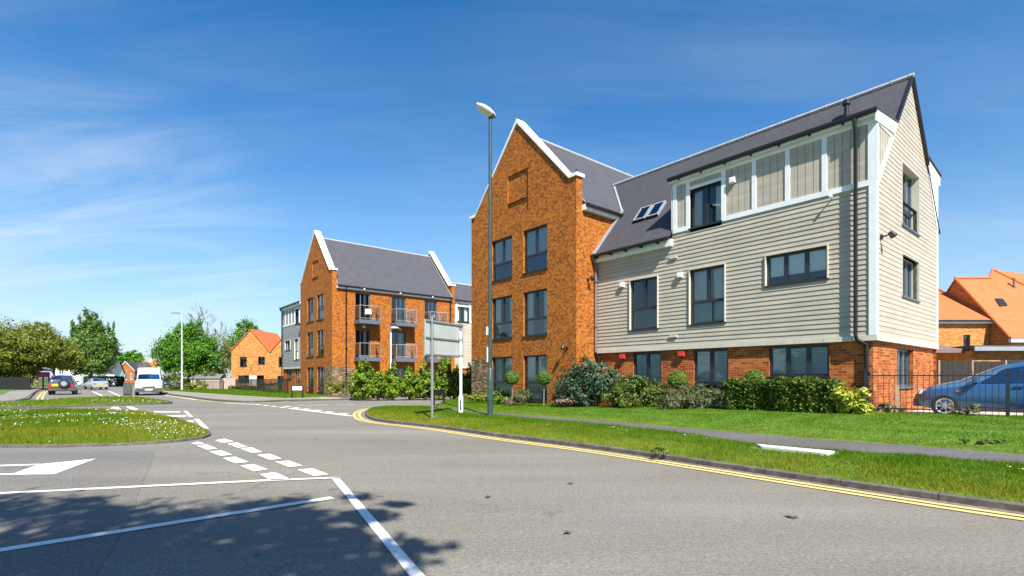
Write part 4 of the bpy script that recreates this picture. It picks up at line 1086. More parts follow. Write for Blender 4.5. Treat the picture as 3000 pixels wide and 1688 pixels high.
def balcony(B, y0, y1, z):
    P = 1.02; b = MB(); b.box(0.0, P, y0, y1, z-0.30, z-0.02)
    o = b.build('balcony', M['frame_grey'], B)
    r = MB(); t = 0.014; h = 1.02
    for x, y in ((0.05, y0+0.04), (P-0.04, y0+0.04), (P-0.04, y1-0.04), (0.05, y1-0.04), (P-0.04, (y0+y1)/2)): r.box(x-t, x+t, y-t, y+t, z-0.02, z+h)
    r.box(0.05, P-0.02, y0+0.02, y0+0.06, z+h-0.04, z+h); r.box(0.05, P-0.02, y1-0.06, y1-0.02, z+h-0.04, z+h); r.box(P-0.06, P-0.02, y0+0.06, y1-0.06, z+h-0.04, z+h)
    r.box(P-0.06, P-0.02, y0+0.06, y1-0.06, z+0.08, z+0.11)
    r.build('railing', M['chrome'], o)
    g = MB(); g.face([(P-0.045, y0+0.07, z+0.1), (P-0.045, y1-0.07, z+0.1), (P-0.045, y1-0.07, z+h-0.06), (P-0.045, y0+0.07, z+h-0.06)])
    for y in (y0+0.035, y1-0.035): g.face([(0.07, y, z+0.1), (P-0.08, y, z+0.1), (P-0.08, y, z+h-0.06), (0.07, y, z+h-0.06)])
    g.build('glass_panel', M['glass_rail'], o)
    # little metal-clad cheeks under the slab
BAL = []
for a, c in dl:
    for z in (2.74, 5.44):
        y0, y1 = a-0.10, c+0.42
        balcony(F2, y0, y1, z); BAL.append((y0, y1, z))
for a, c in dl:
    for z in (7.72, 4.98): wall_light(F2, (0.0, (a+c)/2+0.02, z), (1, 0, 0), 'white')
pipe(F2, [(0.25, 1.0, 7.8), (0.08, 1.0, 7.55), (0.08, 1.0, 0.0)], 0.05)
pipe(F2, [(0.25, 9.85, 7.8), (0.08, 9.85, 7.55), (0.08, 9.85, 0.0)], 0.05)
T_left = Matrix(((-1, 0, 0, -16.46), (0, 1, 0, 1.155), (0, 0, 1, 0), (0, 0, 0, 1)))
clad_wing(F2, T_left,
    [(-7.75, -6.55, 2.87, 4.72, (0.5,), 0.77, None), (-5.28, -4.05, 2.88, 4.72, (0.5,), 0.74, 'part'), (-2.76, -1.11, 3.84, 4.73, (0.32, 0.66), None, None)],
    [(-7.69, -6.48, 0.12, 2.03, (0.5,), 0.77, None), (-5.20, -3.99, 0.12, 2.03, (0.5,), 0.77, None), (-2.72, -1.10, 1.13, 2.03, (0.32, 0.66), None, None)], False, board='board_grey', detail=False)
pipe(F2, [(-16.05, 0.85, 7.9), (-16.05, 1.02, 7.6), (-16.05, 1.02, 0.0)], 0.05)
T_right = Matrix(((0, -1, 0, -1.155), (-1, 0, 0, 10.32), (0, 0, 1, 0), (0, 0, 0, 1)))
clad_wing(F2, T_right, [], [], False, (-9.44, 0.0), (-2.25, -1.0), -9.44, 'board', False, -9.44)
b = MB(); b.lathe((-13.5, 3.0, 8.2), (0, 0, 1), [(0.1, 0), (0.07, 0.25), (0.07, 0.6), (0.12, 0.6), (0.10, 0.75), (0, 0.75)], 10); b.build('vent_pipe', M['black'], F2)
# ------------------------------------------------------------------ plants
def rand_dirs(n):
    v = rng.normal(size=(n, 3)); return v/np.linalg.norm(v, axis=1, keepdims=True)
def leaf_cards(pos, out, size, flat=0.0, aspect=0.55, up=0.35):
    n = len(pos)
    nrm = out*0.9+rand_dirs(n)*0.8+np.array([0, 0, up]); nrm /= np.linalg.norm(nrm, axis=1, keepdims=True)
    a = np.cross(nrm, rand_dirs(n)); a /= np.maximum(1e-6, np.linalg.norm(a, axis=1, keepdims=True)); c = np.cross(nrm, a)
    s = size*(0.65+0.7*rng.random((n, 1)))
    q = np.stack([pos-a*s, pos-c*s*aspect+nrm*s*0.12, pos+a*s, pos+c*s*aspect+nrm*s*0.12], axis=1)
    return q.reshape(-1, 3)
def crown_points(blobs, n, clump=0.34, shell=0.55):
    """blobs: (cx,cy,cz, rx,ry,rz); leaves gather in clumps spread through each blob"""
    vol = np.array([b[3]*b[4]*b[5] for b in blobs])**0.75; cnt = np.maximum(30, (n*vol/vol.sum()).astype(int))
    P, O = [], []
    for b, k in zip(blobs, cnt):
        c, r = np.array(b[:3]), np.array(b[3:6]); m = max(6, int(k/70))
        d = rand_dirs(m); rad = shell+(1.04-shell)*rng.random((m, 1))**0.6
        cc = d*rad
        idx = rng.integers(0, m, k); w = rng.normal(size=(k, 3))*clump*(0.45+0.55*rng.random((m, 1))[idx])*0.55
        p = cc[idx]+w
        P.append(c+p*r); o = p/np.maximum(1e-3, np.linalg.norm(p, axis=1, keepdims=True)); O.append(o*0.6+w/np.maximum(1e-3, np.linalg.norm(w, axis=1, keepdims=True))*0.5)
    return np.concatenate(P), np.concatenate(O)
def crown(name, parent, blobs, n, size, mat, clump=0.34, shell=0.55, zmin=None, aspect=0.55):
    P, O = crown_points(blobs, n, clump, shell)
    if zmin is not None: k = P[:, 2] > zmin; P, O = P[k], O[k]
    return np_mesh(name, leaf_cards(P, O, size, aspect=aspect), 4, M[mat], parent)
def trunk(name, parent, h, r, limbs, mat='bark', lean=(0, 0)):
    b = MB(); pts = [(lean[0]*t*t, lean[1]*t*t+0.05*math.sin(5*t), h*t) for t in (0, 0.12, 0.35, 0.65, 1)]
    b.tube(pts, [r*1.35, r, r*0.85, r*0.65, r*0.4], 9)
    for (z0, dx, dy, dz_, rr) in limbs:
        t = z0/h; p = Vector((lean[0]*t*t, lean[1]*t*t, z0)); e = Vector((dx, dy, dz_))
        b.tube([p, p+e*0.35+Vector((0, 0, -0.06*e.length)), p+e*0.7, p+e], [rr, rr*0.8, rr*0.55, rr*0.2], 6)
    return b.build(name, M[mat], parent, smooth=True)
def tree(label, pos, h, blobs, n, size, mat, tr=0.2, th=None, group=None, name='tree', limbs=6, clump=0.34, shell=0.5, bark='bark'):
    t = thing(name, label, 'tree', tuple(pos), 0, group)
    rr = random.Random(int(pos[0]*10)+int(pos[1]*7))
    lb = []
    for b in blobs[:limbs]:
        z0 = max(0.3*h*0.5, min((th or h*0.6)*0.9, b[2]-b[5]*0.9)); lb.append((z0, b[0]*0.9, b[1]*0.9, b[2]-z0, tr*0.5))
    for _ in range(4):
        a = rr.random()*6.28; z0 = (th or h*0.6)*(0.45+0.4*rr.random()); lb.append((z0, math.cos(a)*h*0.2, math.sin(a)*h*0.2, h*0.22, tr*0.35))
    trunk('trunk', t, th or h*0.65, tr, lb, bark)
    crown('crown', t, blobs, n, size, mat, clump, shell)
    return t
def shrub(label, pos, blobs, n, size, mat, group=None, name='shrub', cat='shrub', clump=0.36, shell=0.45, stems=5, aspect=0.55):
    t = thing(name, label, cat, tuple(pos), 0, group)
    b = MB()
    for i in range(stems):
        a = i*2.4; bl = blobs[i % len(blobs)]
        b.tube([(0.06*math.cos(a), 0.06*math.sin(a), -0.05), (bl[0]*0.6+0.1*math.cos(a), bl[1]*0.6+0.1*math.sin(a), bl[2]*0.6), (bl[0]+bl[3]*0.4*math.cos(a), bl[1]+bl[4]*0.4*math.sin(a), bl[2]+bl[5]*0.4)], [0.025, 0.016, 0.006], 5)
    b.build('stem', M['bark'], t)
    crown('foliage', t, blobs, n, size, mat, clump, shell, zmin=0.0, aspect=aspect)
    return t
def hedge_box(label, pos, lx, ly, lz, rz, n, size, mat, name='hedge', group=None, wob=0.06, cat='hedge'):
    t = thing(name, label, cat, tuple(pos), rz, group)
    u = rng.random((n, 3)); f = rng.integers(0, 5, n); p = np.empty((n, 3))
    p[:, 0] = (u[:, 0]-0.5)*lx; p[:, 1] = (u[:, 1]-0.5)*ly; p[:, 2] = u[:, 2]*lz
    o = np.zeros((n, 3)); d = np.abs(rng.normal(size=n))*0.10
    for k, (ax, val, sg) in enumerate(((0, -lx/2, -1), (0, lx/2, 1), (1, -ly/2, -1), (1, ly/2, 1), (2, lz, 1))):
        m = f == k; p[m, ax] = val-sg*d[m]; o[m, ax] = sg
    w = np.sin(p[:, 0]*3.1)*wob+np.sin(p[:, 0]*7.7+1)*wob*0.6+np.sin(p[:, 1]*5+p[:, 2]*4)*wob*0.7
    p += o*w[:, None]+rng.normal(size=(n, 3))*0.025
    p = p[p[:, 2] > 0]; o = o[:len(p)]
    np_mesh('foliage', leaf_cards(p, o[:len(p)]+0.01, size), 4, M[mat], t)
    b = MB()
    k = max(2, int(lx/0.6))
    for i in range(k):
        x = -lx/2+lx*(i+0.5)/k; b.tube([(x, 0, -0.05), (x+0.05, 0.03, lz*0.5), (x-0.1, 0, lz*0.85)], [0.025, 0.02, 0.01], 5)
    b.build('stem', M['bark'], t)
    return t
def lollipop(label, pos, h, r, mat='lf_ball'):
    t = thing('topiary_tree', label, 'topiary', tuple(pos), 0, 'lollipop topiary trees by the flats')
    b = MB(); b.tube([(0, 0, -0.05), (0.01, 0.0, h*0.5), (0, 0, h-r*0.5)], [0.022, 0.018, 0.015], 6); b.build('trunk', M['bark_pale'], t)
    n = 2600; d = rand_dirs(n); rad = r*(0.82+0.2*rng.random((n, 1))); P = d*rad*np.array([1, 1, 0.95])+np.array([0, 0, h])
    np_mesh('crown', leaf_cards(P, d, 0.028), 4, M[mat], t)
    return t

ZB = 0.2
# planting in front of the near flats
shrub('big dark glossy bush at the inner corner between brick gable and weatherboarded wing', b1(-8.35, -1.45, 0.2), [(0, 0, 0.85, 1.15, 0.9, 0.85), (-0.75, -0.1, 0.55, 0.75, 0.7, 0.6), (0.75, -0.05, 0.6, 0.8, 0.7, 0.65), (-0.35, 0.25, 1.45, 0.45, 0.5, 0.45), (0.2, 0.2, 1.25, 0.6, 0.5, 0.45)], 9000, 0.055, 'lf_dark')
shrub('olive green bush beside the big dark bush under the narrow double window', b1(-6.55, -1.25, 0.24), [(0, 0, 0.50, 0.85, 0.6, 0.55), (0.55, 0.0, 0.45, 0.6, 0.55, 0.5), (-0.55, -0.2, 0.35, 0.55, 0.5, 0.4), (-0.1, 0.05, 0.95, 0.40, 0.4, 0.3)], 7000, 0.045, 'lf_mid')
shrub('grey-green feathery lavender clump below the tall ground floor window', b1(-4.45, -1.0, 0.28), [(-0.55, 0, 0.30, 0.60, 0.45, 0.50), (0.15, 0, 0.28, 0.65, 0.45, 0.48), (0.75, -0.05, 0.25, 0.45, 0.4, 0.42)], 7000, 0.075, 'lf_sage', aspect=0.16, clump=0.3)
hedge_box('clipped green hedge under the wide three-pane ground floor window', b1(-1.95, -0.80, 0.28), 2.75, 0.95, 0.92, RZ_B, 24000, 0.045, 'lf_hedge')
shrub('bright yellow variegated laurel at the end of the clipped hedge', b1(-0.38, -0.85, 0.32), [(0, 0, 0.42, 0.42, 0.4, 0.45), (0.15, -0.1, 0.25, 0.38, 0.35, 0.3), (-0.15, 0.05, 0.62, 0.26, 0.25, 0.26)], 2600, 0.06, 'lf_yellow')
lollipop('round clipped topiary ball half sunk in the olive bush beside the tall window', b1(-5.28, -0.75, 0.24), 0.98, 0.32)
lollipop('round clipped topiary ball rising between lavender and clipped hedge', b1(-2.85, -0.6, 0.27), 1.0, 0.27)
lollipop('lollipop topiary on a thin pale stem in front of the brick gable pier between windows', at(1500, 1182, 20.6), 0.98+0.06, 0.29)
lollipop('lollipop topiary on a thin pale stem before the right ground floor gable window', at(1593, 1184, 18.9), 0.98, 0.29)
def gpos(u, v, y): return at(u, v, y)
shrub('rounded lavender mound between the two lollipop topiaries', at(1532, 1180, 20.0), [(0, 0, 0.20, 0.42, 0.35, 0.32)], 2600, 0.06, 'lf_sage', aspect=0.2, name='lavender')
shrub('soft green mound just right of the lamp column foot', at(1462, 1178, 21.2), [(0, 0, 0.17, 0.45, 0.35, 0.26), (0.4, 0, 0.15, 0.3, 0.3, 0.22)], 2600, 0.05, 'lf_ball', name='lavender')
shrub('low yellowish mound left of the lamp column by the dark brick corner', at(1400, 1172, 23.0), [(-0.35, 0, 0.10, 0.55, 0.35, 0.20), (0.35, 0, 0.10, 0.45, 0.35, 0.22)], 2600, 0.05, 'lf_lime', name='lavender')
shrub('small bronze leaved plant at the foot of the left lollipop topiary', at(1492, 1184, 19.9), [(0, 0, 0.12, 0.2, 0.2, 0.16)], 700, 0.05, 'lf_red')
shrub('low reddish plant at the foot of the brick gable corner', at(1655, 1186, 18.2), [(0, 0, 0.08, 0.4, 0.25, 0.12)], 900, 0.05, 'lf_red')
shrub('dusty low weeds behind the railings by the brick end wall', at(2612, 1204, 13.0), [(0, 0, 0.06, 0.32, 0.15, 0.13), (-0.3, 0.1, 0.1, 0.2, 0.15, 0.16)], 1000, 0.035, 'lf_weed', name='weeds', cat='weeds')
shrub('dusty low weeds behind the railings beside the blue car', at(2830, 1208, 12.0), [(0, 0, 0.08, 0.3, 0.12, 0.13), (0.22, 0, 0.06, 0.2, 0.12, 0.12)], 900, 0.035, 'lf_weed', name='weeds', cat='weeds')

# laurels in front of the second block
hz = [(1062,1169,2.0,0.75,'dense laurel at the left end of the row below the first balcony stack'), (1108,1168.5,1.5,0.8,'shorter laurel left of the slim lamp column'), (1150,1168,1.8,0.8,'laurel with pale new tips right of the slim lamp column'), (1200,1166,1.75,0.85,'full laurel under the second balcony stack'),
      (1245,1164,1.95,0.8,'laurel just left of the near sign post'), (1298,1162,2.2,0.8,'tallest laurel seen under the grey sign panel'), (1340,1160,1.7,0.8,'laurel seen right of the pale sign post'), (1378,1157,1.8,0.85,'last laurel running behind the dark brick corner')]
for i, (u, v, h, r, lab) in enumerate(hz):
    y = 31.0+i*0.15; p = at(u, v, y); p.z = 0.0
    a = (i*37) % 7*0.06
    shrub(lab, p, [(0, 0, h*0.38, r*1.0, 0.8, h*0.40), (0.25-a, 0, h*0.72, r*0.50, 0.5, h*0.36), (-0.3+a, 0.1, h*0.58, r*0.5, 0.6, h*0.40), (0.1*(i % 3-1), 0, h*1.0, r*0.22, 0.25, h*0.22)], 4800, 0.085, 'lf_laurel', 'laurels along the second block', clump=0.33)
shrub('small yellow-green bush at the corner of the second block', at(982, 1150, 34.0), [(0, 0, 0.32, 0.45, 0.4, 0.38)], 1300, 0.08, 'lf_lime')
shrub('small brownish bush between the corner bush and the laurels', at(1018, 1152, 33.5), [(0, 0, 0.30, 0.5, 0.4, 0.42)], 1300, 0.07, 'lf_brown')

# trees
def tp(u, y): return Vector(((u-1500)/1493*y, y, R(y)-0.1))
GT = 'trees along the left side of the road'
tree('tall olive-brown tree at the far left edge behind the bus shelter', tp(10, 60)+Vector((0, 0, 0.6)), 7.5, [(0, 0, 4.9, 3.2, 3, 2.9), (-2.5, 0, 4.6, 2.6, 2.6, 2.8), (1.8, 0, 4.2, 2.2, 2.4, 2.3), (0.4, -1.2, 3.2, 2.8, 2.0, 1.5)], 22000, 0.12, 'lf_olive', 0.22, None, GT)
tree('olive-brown tree with pale blossom between the left edge and the bus shelter', tp(90, 61)+Vector((0, 0, 0.6)), 7.2, [(0, 0, 5.0, 2.9, 2.8, 2.2), (1.9, 0, 4.4, 2.2, 2.4, 1.9), (-1.6, -0.6, 3.9, 2.2, 2.2, 1.7), (0.6, 0.5, 6.6, 1.3, 1.2, 1.1)], 20000, 0.11, 'lf_olive', 0.2, None, GT)
tree('yellow-green tree overhanging the bus shelter roof', tp(158, 63), 6.0, [(0, 0, 4.6, 2.4, 2.3, 1.7), (1.7, 0, 4.0, 1.7, 1.8, 1.3), (-1.6, 0, 4.4, 1.8, 1.8, 1.5)], 15000, 0.11, 'lf_lime', 0.16, None, GT)
shrub('dark green understorey bush under the olive trees at the left edge', tp(30, 61), [(0, 0, 2.4, 2.6, 1.2, 1.5), (1.9, 0, 2.5, 1.4, 1.2, 1.2), (-2.4, 0, 2.3, 2.2, 1.3, 1.5)], 8000, 0.14, 'lf_olive', name='shrub')
tree('tallest dark green poplar-like tree over the silver car', tp(265, 80), 12.2, [(0, 0, 5.6, 3.3, 3.0, 3.4), (-2.4, 0, 5.0, 2.0, 2.2, 2.4), (2.4, 0, 5.4, 1.9, 2.2, 3.2), (-0.5, 0, 9.9, 1.0, 1.2, 2.4), (-2.3, 0, 9.3, 0.7, 0.8, 2.2), (0.5, 0, 9.2, 1.3, 1.3, 2.2), (1.6, 0, 8.0, 1.2, 1.2, 2.0), (3.3, 0, 7.8, 0.7, 0.8, 2.2), (0.3, -1.5, 3.4, 2.6, 1.8, 1.5), (-2.9, -0.8, 4.0, 1.7, 1.4, 1.2), (-1.2, 0.2, 7.6, 1.8, 1.6, 2.0)], 32000, 0.165, 'lf_tall', 0.32, None, GT, clump=0.34, shell=0.3)
tree('small fresh green tree beside the distant brick gable', tp(382, 160), 10.0, [(0, 0, 7.4, 3.6, 2.5, 2.6), (1.3, 0, 8.0, 2.2, 2, 1.9)], 3600, 0.30, 'lf_bright', 0.2)
tree('round vivid green tree behind the tall white lamp column', tp(553, 66), 9.0, [(0, 0, 5.2, 3.3, 3, 2.6), (-1.7, 0, 4.4, 2.2, 2.3, 2.1), (1.7, 0, 4.2, 2.2, 2.3, 2.1), (-0.9, 0, 7.2, 1.3, 1.3, 1.4), (0.6, 0, 7.4, 1.3, 1.3, 1.5), (0, -1, 3.4, 2.4, 2, 1.2)], 28000, 0.13, 'lf_bright', 0.24, clump=0.36, shell=0.4)
tree('green tree peeping above the ridge of the twin-gabled brick house', tp(715, 76), 10.4, [(0, 0, 6.4, 2.6, 2.2, 3.2), (1.5, 0, 6.0, 1.9, 2, 2.6), (-1.6, 0, 5.0, 1.6, 1.8, 2.6), (0.3, 0, 9.0, 1.3, 1.2, 1.3)], 11000, 0.14, 'lf_bright', 0.25)
tree('brownish twiggy tree left of the twin-gabled brick house', tp(655, 71), 7.0, [(0, 0, 4.2, 2.3, 2, 3.2), (-1.3, 0, 3.4, 1.6, 1.8, 2.4)], 8500, 0.10, 'lf_brown', 0.2)
shrub('dark green bush at the foot of the vivid green tree', tp(512, 63), [(0, 0, 1.1, 1.6, 1.2, 1.2), (1.9, 0, 1.2, 1.6, 1.2, 1.2), (3.8, 0, 1.2, 1.6, 1.2, 1.3)], 4500, 0.12, 'lf_mid')
shrub('yellow-green bush beside the garden shed', tp(577, 58), [(0, 0, 0.6, 1.0, 0.6, 0.55)], 1500, 0.09, 'lf_lime')
shrub('pale blossoming bush at the foot of the white lamp column', tp(507, 60), [(0, 0, 0.7, 0.9, 0.6, 0.7)], 1500, 0.09, 'lf_weed')
def bare_tree(label, pos, h, spread, seed):
    t = thing('bare_tree', label, 'tree', tuple(pos)); rr = random.Random(seed); b = MB()
    def grow(p, d, L, r, lev):
        e = p+d*L; m = p+d*L*0.5+Vector((rr.uniform(-1, 1), rr.uniform(-1, 1), 0))*L*0.05
        b.tube([p, m, e], [r, r*0.8, r*0.6], 5 if lev < 2 else 3, cap=False)
        if lev >= 5: return
        for _ in range(3 if lev < 4 else 4):
            nd = (d+Vector((rr.uniform(-1, 1)*spread, rr.uniform(-1, 1)*spread, rr.uniform(-0.15, 0.5)))).normalized(); grow(p+d*L*rr.uniform(0.55, 1.0), nd, L*rr.uniform(0.55, 0.78), r*0.60, lev+1)
    grow(Vector((0, 0, -0.2)), Vector((0, 0, 1)), h*0.36, h*0.02, 0)
    b.build('branches', M['bark_pale'], t)
    return t
bare_tree('tall bare grey tree rising behind the vivid green tree', tp(604, 80), 14.0, 0.75, 3)
bare_tree('thin bare tree at the left edge above the olive trees', tp(60, 66), 9.5, 0.6, 8)
bare_tree('low bare tree behind the distant orange roofed house', tp(440, 135), 9.0, 0.9, 12)

hedge_box('long dark hedge in front of the distant houses beyond the silver car', tp(305, 88), 8.0, 1.2, 1.75, -0.3, 3500, 0.15, 'lf_deep')
hedge_box('low trimmed hedge behind the railings at the left of the twin-gabled house', tp(711, 57), 3.0, 0.8, 0.62, -0.2, 2200, 0.07, 'lf_mid')
hedge_box('taller trimmed hedge at the door of the twin-gabled house', tp(792, 57.5), 2.6, 0.8, 0.95, 0.0, 2400, 0.07, 'lf_deep')

# trees behind the viewpoint: one throws the dappled shade over the side road, the others show up in the window panes
tree('broad tree behind the viewpoint whose shade falls on the side road', (-1.5, -4.6, 0.0), 10.4, [(x_+1.5, y_+4.6, z_, rx_, ry_, rz_) for x_, y_, z_, rx_, ry_, rz_ in ((-2.3, -3.2, 8.0, 1.9, 1.5, 0.9), (-0.45, -2.9, 7.6, 1.6, 1.4, 0.9), (0.45, -2.75, 7.0, 1.0, 0.9, 0.7), (-3.9, -2.75, 8.4, 1.7, 1.2, 0.9), (0.3, -1.5, 7.2, 0.9, 0.5, 0.5), (-0.9, -5.3, 9.0, 2.6, 1.8, 1.0), (-2.2, -1.9, 7.7, 0.9, 0.4, 0.4))], 20000, 0.085, 'lf_deep', 0.28, 6.6, clump=0.30, shell=0.25, limbs=8)
for i, (x, y, h) in enumerate(((-44, 34, 9), (-45, 24, 10), (-43, 14, 8.5), (-44, 5, 9.5), (-42, -4, 9))):
    tree('leafy tree beyond the left edge of the view beside the road', (x, y, -0.3), h, [(0, 0, h*0.55, 3.6, 3, h*0.36), (2.2, 0, h*0.42, 2.4, 2.4, h*0.3), (-2.2, 0, h*0.45, 2.4, 2.4, h*0.3)], 1800, 0.42, 'lf_deep', 0.25, None, 'trees beyond the left edge')

# ------------------------------------------------------------------ grass and daisies
def scatter(key, n, seed):
    r = np.random.default_rng(seed); T = TRIS[key]
    A = np.array([t[0] for t in T]); B_ = np.array([t[1] for t in T]); C_ = np.array([t[2] for t in T]); tt = np.array([t[3] for t in T])
    ctr = (A+B_+C_)/3; ar = np.linalg.norm(np.cross(B_-A, C_-A), axis=1)/2
    inview = (np.abs(ctr[:, 0]) < ctr[:, 1]*1.25+2.0)
    dist = np.maximum(3.0, ctr[:, 1]); w = ar*inview/dist**0.9
    idx = r.choice(len(T), n, p=w/w.sum()); u = r.random((n, 2)); s = np.sqrt(u[:, :1])
    p = A[idx]*(1-s)+B_[idx]*s*(1-u[:, 1:])+C_[idx]*s*u[:, 1:]
    return p, tt[idx]
def blades(key, n, h, w, seed, dry=None, lean=0.45):
    p, t = scatter(key, n, seed); r = np.random.default_rng(seed+1)
    if key == 'verge':      # no grass through the cover slab
        q0_, q1_ = np.array(G(2222, 1304, 0.19)), np.array(G(2436, 1326, 0.19)); d_ = (q1_-q0_)[:2]; L_ = np.linalg.norm(d_); d_ /= L_
        rel = p[:, :2]-q0_[:2]; s_ = rel@d_; c_ = rel@np.array([-d_[1], d_[0]]); ok = ~((s_ > -0.05) & (s_ < L_+0.05) & (np.abs(c_) < 0.26)); p, t = p[ok], t[ok]; n = len(p)
    out_ = np.zeros((n, 3))
    hh = h*(0.45+0.9*r.random((n, 1)))*(0.75+0.5*np.sin(p[:, :1]*1.9+np.sin(p[:, 1:2]*1.3)*2)**2)
    ang = r.random(n)*6.2832; side = np.stack([np.cos(ang), np.sin(ang), np.zeros(n)], 1)
    sc = np.maximum(1.0, p[:, 1:2]/9.0)**0.8
    ln = r.normal(size=(n, 3))*lean; ln[:, 2] = 1; tip = p+ln*hh
    q = np.stack([p-side*w*sc-np.array([0, 0, 0.01]), p+side*w*sc-np.array([0, 0, 0.01]), tip], 1).reshape(-1, 3)
    d = np.zeros(n) if dry is None else np.clip(dry(p, t, r), 0, 1)
    o = np_mesh('grass', q, 3, M['grass'], None, np.repeat(d, 3)); return stuff(o)
def pn(p, s): return 0.5+0.25*np.sin(p[:, 0]*s+np.sin(p[:, 1]*s*0.8)*1.7)+0.25*np.sin(p[:, 1]*s*1.3+np.sin(p[:, 0]*s*0.6)*2.1)
blades('verge', 110000, 0.052, 0.0042, 11, lambda p, t, r: np.clip(1.15-t*1.9, 0, 1)*r.random(len(p))**0.7*(0.45+0.55*pn(p, 1.6))+0.18*pn(p, 2.3)*r.random(len(p)))
blades('lawn', 160000, 0.028, 0.0045, 12, lambda p, t, r: 0.26*r.random(len(p))*pn(p, 1.1)+0.45*(t < 0.10)*r.random(len(p)))
blades('island', 90000, 0.062, 0.005, 13, lambda p, t, r: 0.40*r.random(len(p))*(0.4+pn(p, 0.8))+0.5*(t < 0.3)*r.random(len(p)))
blades('strip', 16000, 0.06, 0.007, 14, lambda p, t, r: 0.55*r.random(len(p)))
blades('far_lawn', 26000, 0.06, 0.008, 15, lambda p, t, r: 0.22*r.random(len(p)))
def daisies(key, n, seed, zh, rad, clump=1.1, thr=0.55, tr=(0, 1)):
    p, t = scatter(key, n*4, seed); r = np.random.default_rng(seed)
    k = (pn(p, clump)+0.35*r.random(len(p)) > thr+0.3) & (t >= tr[0]) & (t <= tr[1]); p = p[k][:n]; m = len(p)
    p = p+np.array([0, 0, 1])*zh*(0.7+0.5*r.random((m, 1))); s = rad*(0.7+0.6*r.random((m, 1)))*np.maximum(1, p[:, 1:2]/12)**0.5
    tl = r.normal(size=(m, 2))*0.35; a = np.arange(6)*math.pi/3
    off = np.stack([np.cos(a), np.sin(a)], 1)
    q = np.repeat(p[:, None, :], 6, 1); q[:, :, 0] += off[:, 0]*s; q[:, :, 1] += off[:, 1]*s; q[:, :, 2] += (off[:, 0]*tl[:, :1]+off[:, 1]*tl[:, 1:])*s-0.35*s
    o = np_mesh('daisies', q.reshape(-1, 3), 6, M['daisy']); return stuff(o)
daisies('island', 1700, 31, 0.060, 0.0105, 1.3, 0.46)
daisies('verge', 300, 32, 0.05, 0.008, 2.3, 0.60, (0.1, 0.7))
daisies('strip', 350, 33, 0.055, 0.012, 0.9, 0.55)
# broad-leaved weeds in lawn and kerb joints
for u, v, lab in ((2905, 1296, 'clump of broad weeds in the mown lawn near the right edge'), (2848, 1296, 'second patch of broad weeds in the mown lawn left of the larger clump'), (1935, 1324, 'leafy weed tuft on the verge edge above the kerb')):
    p = G(u, v, 0.24 if v < 1310 else 0.13); shrub(lab, p, [(0, 0, 0.01, 0.17, 0.12, 0.045)], 260, 0.026, 'lf_mid', name='weeds', cat='weeds', stems=2)
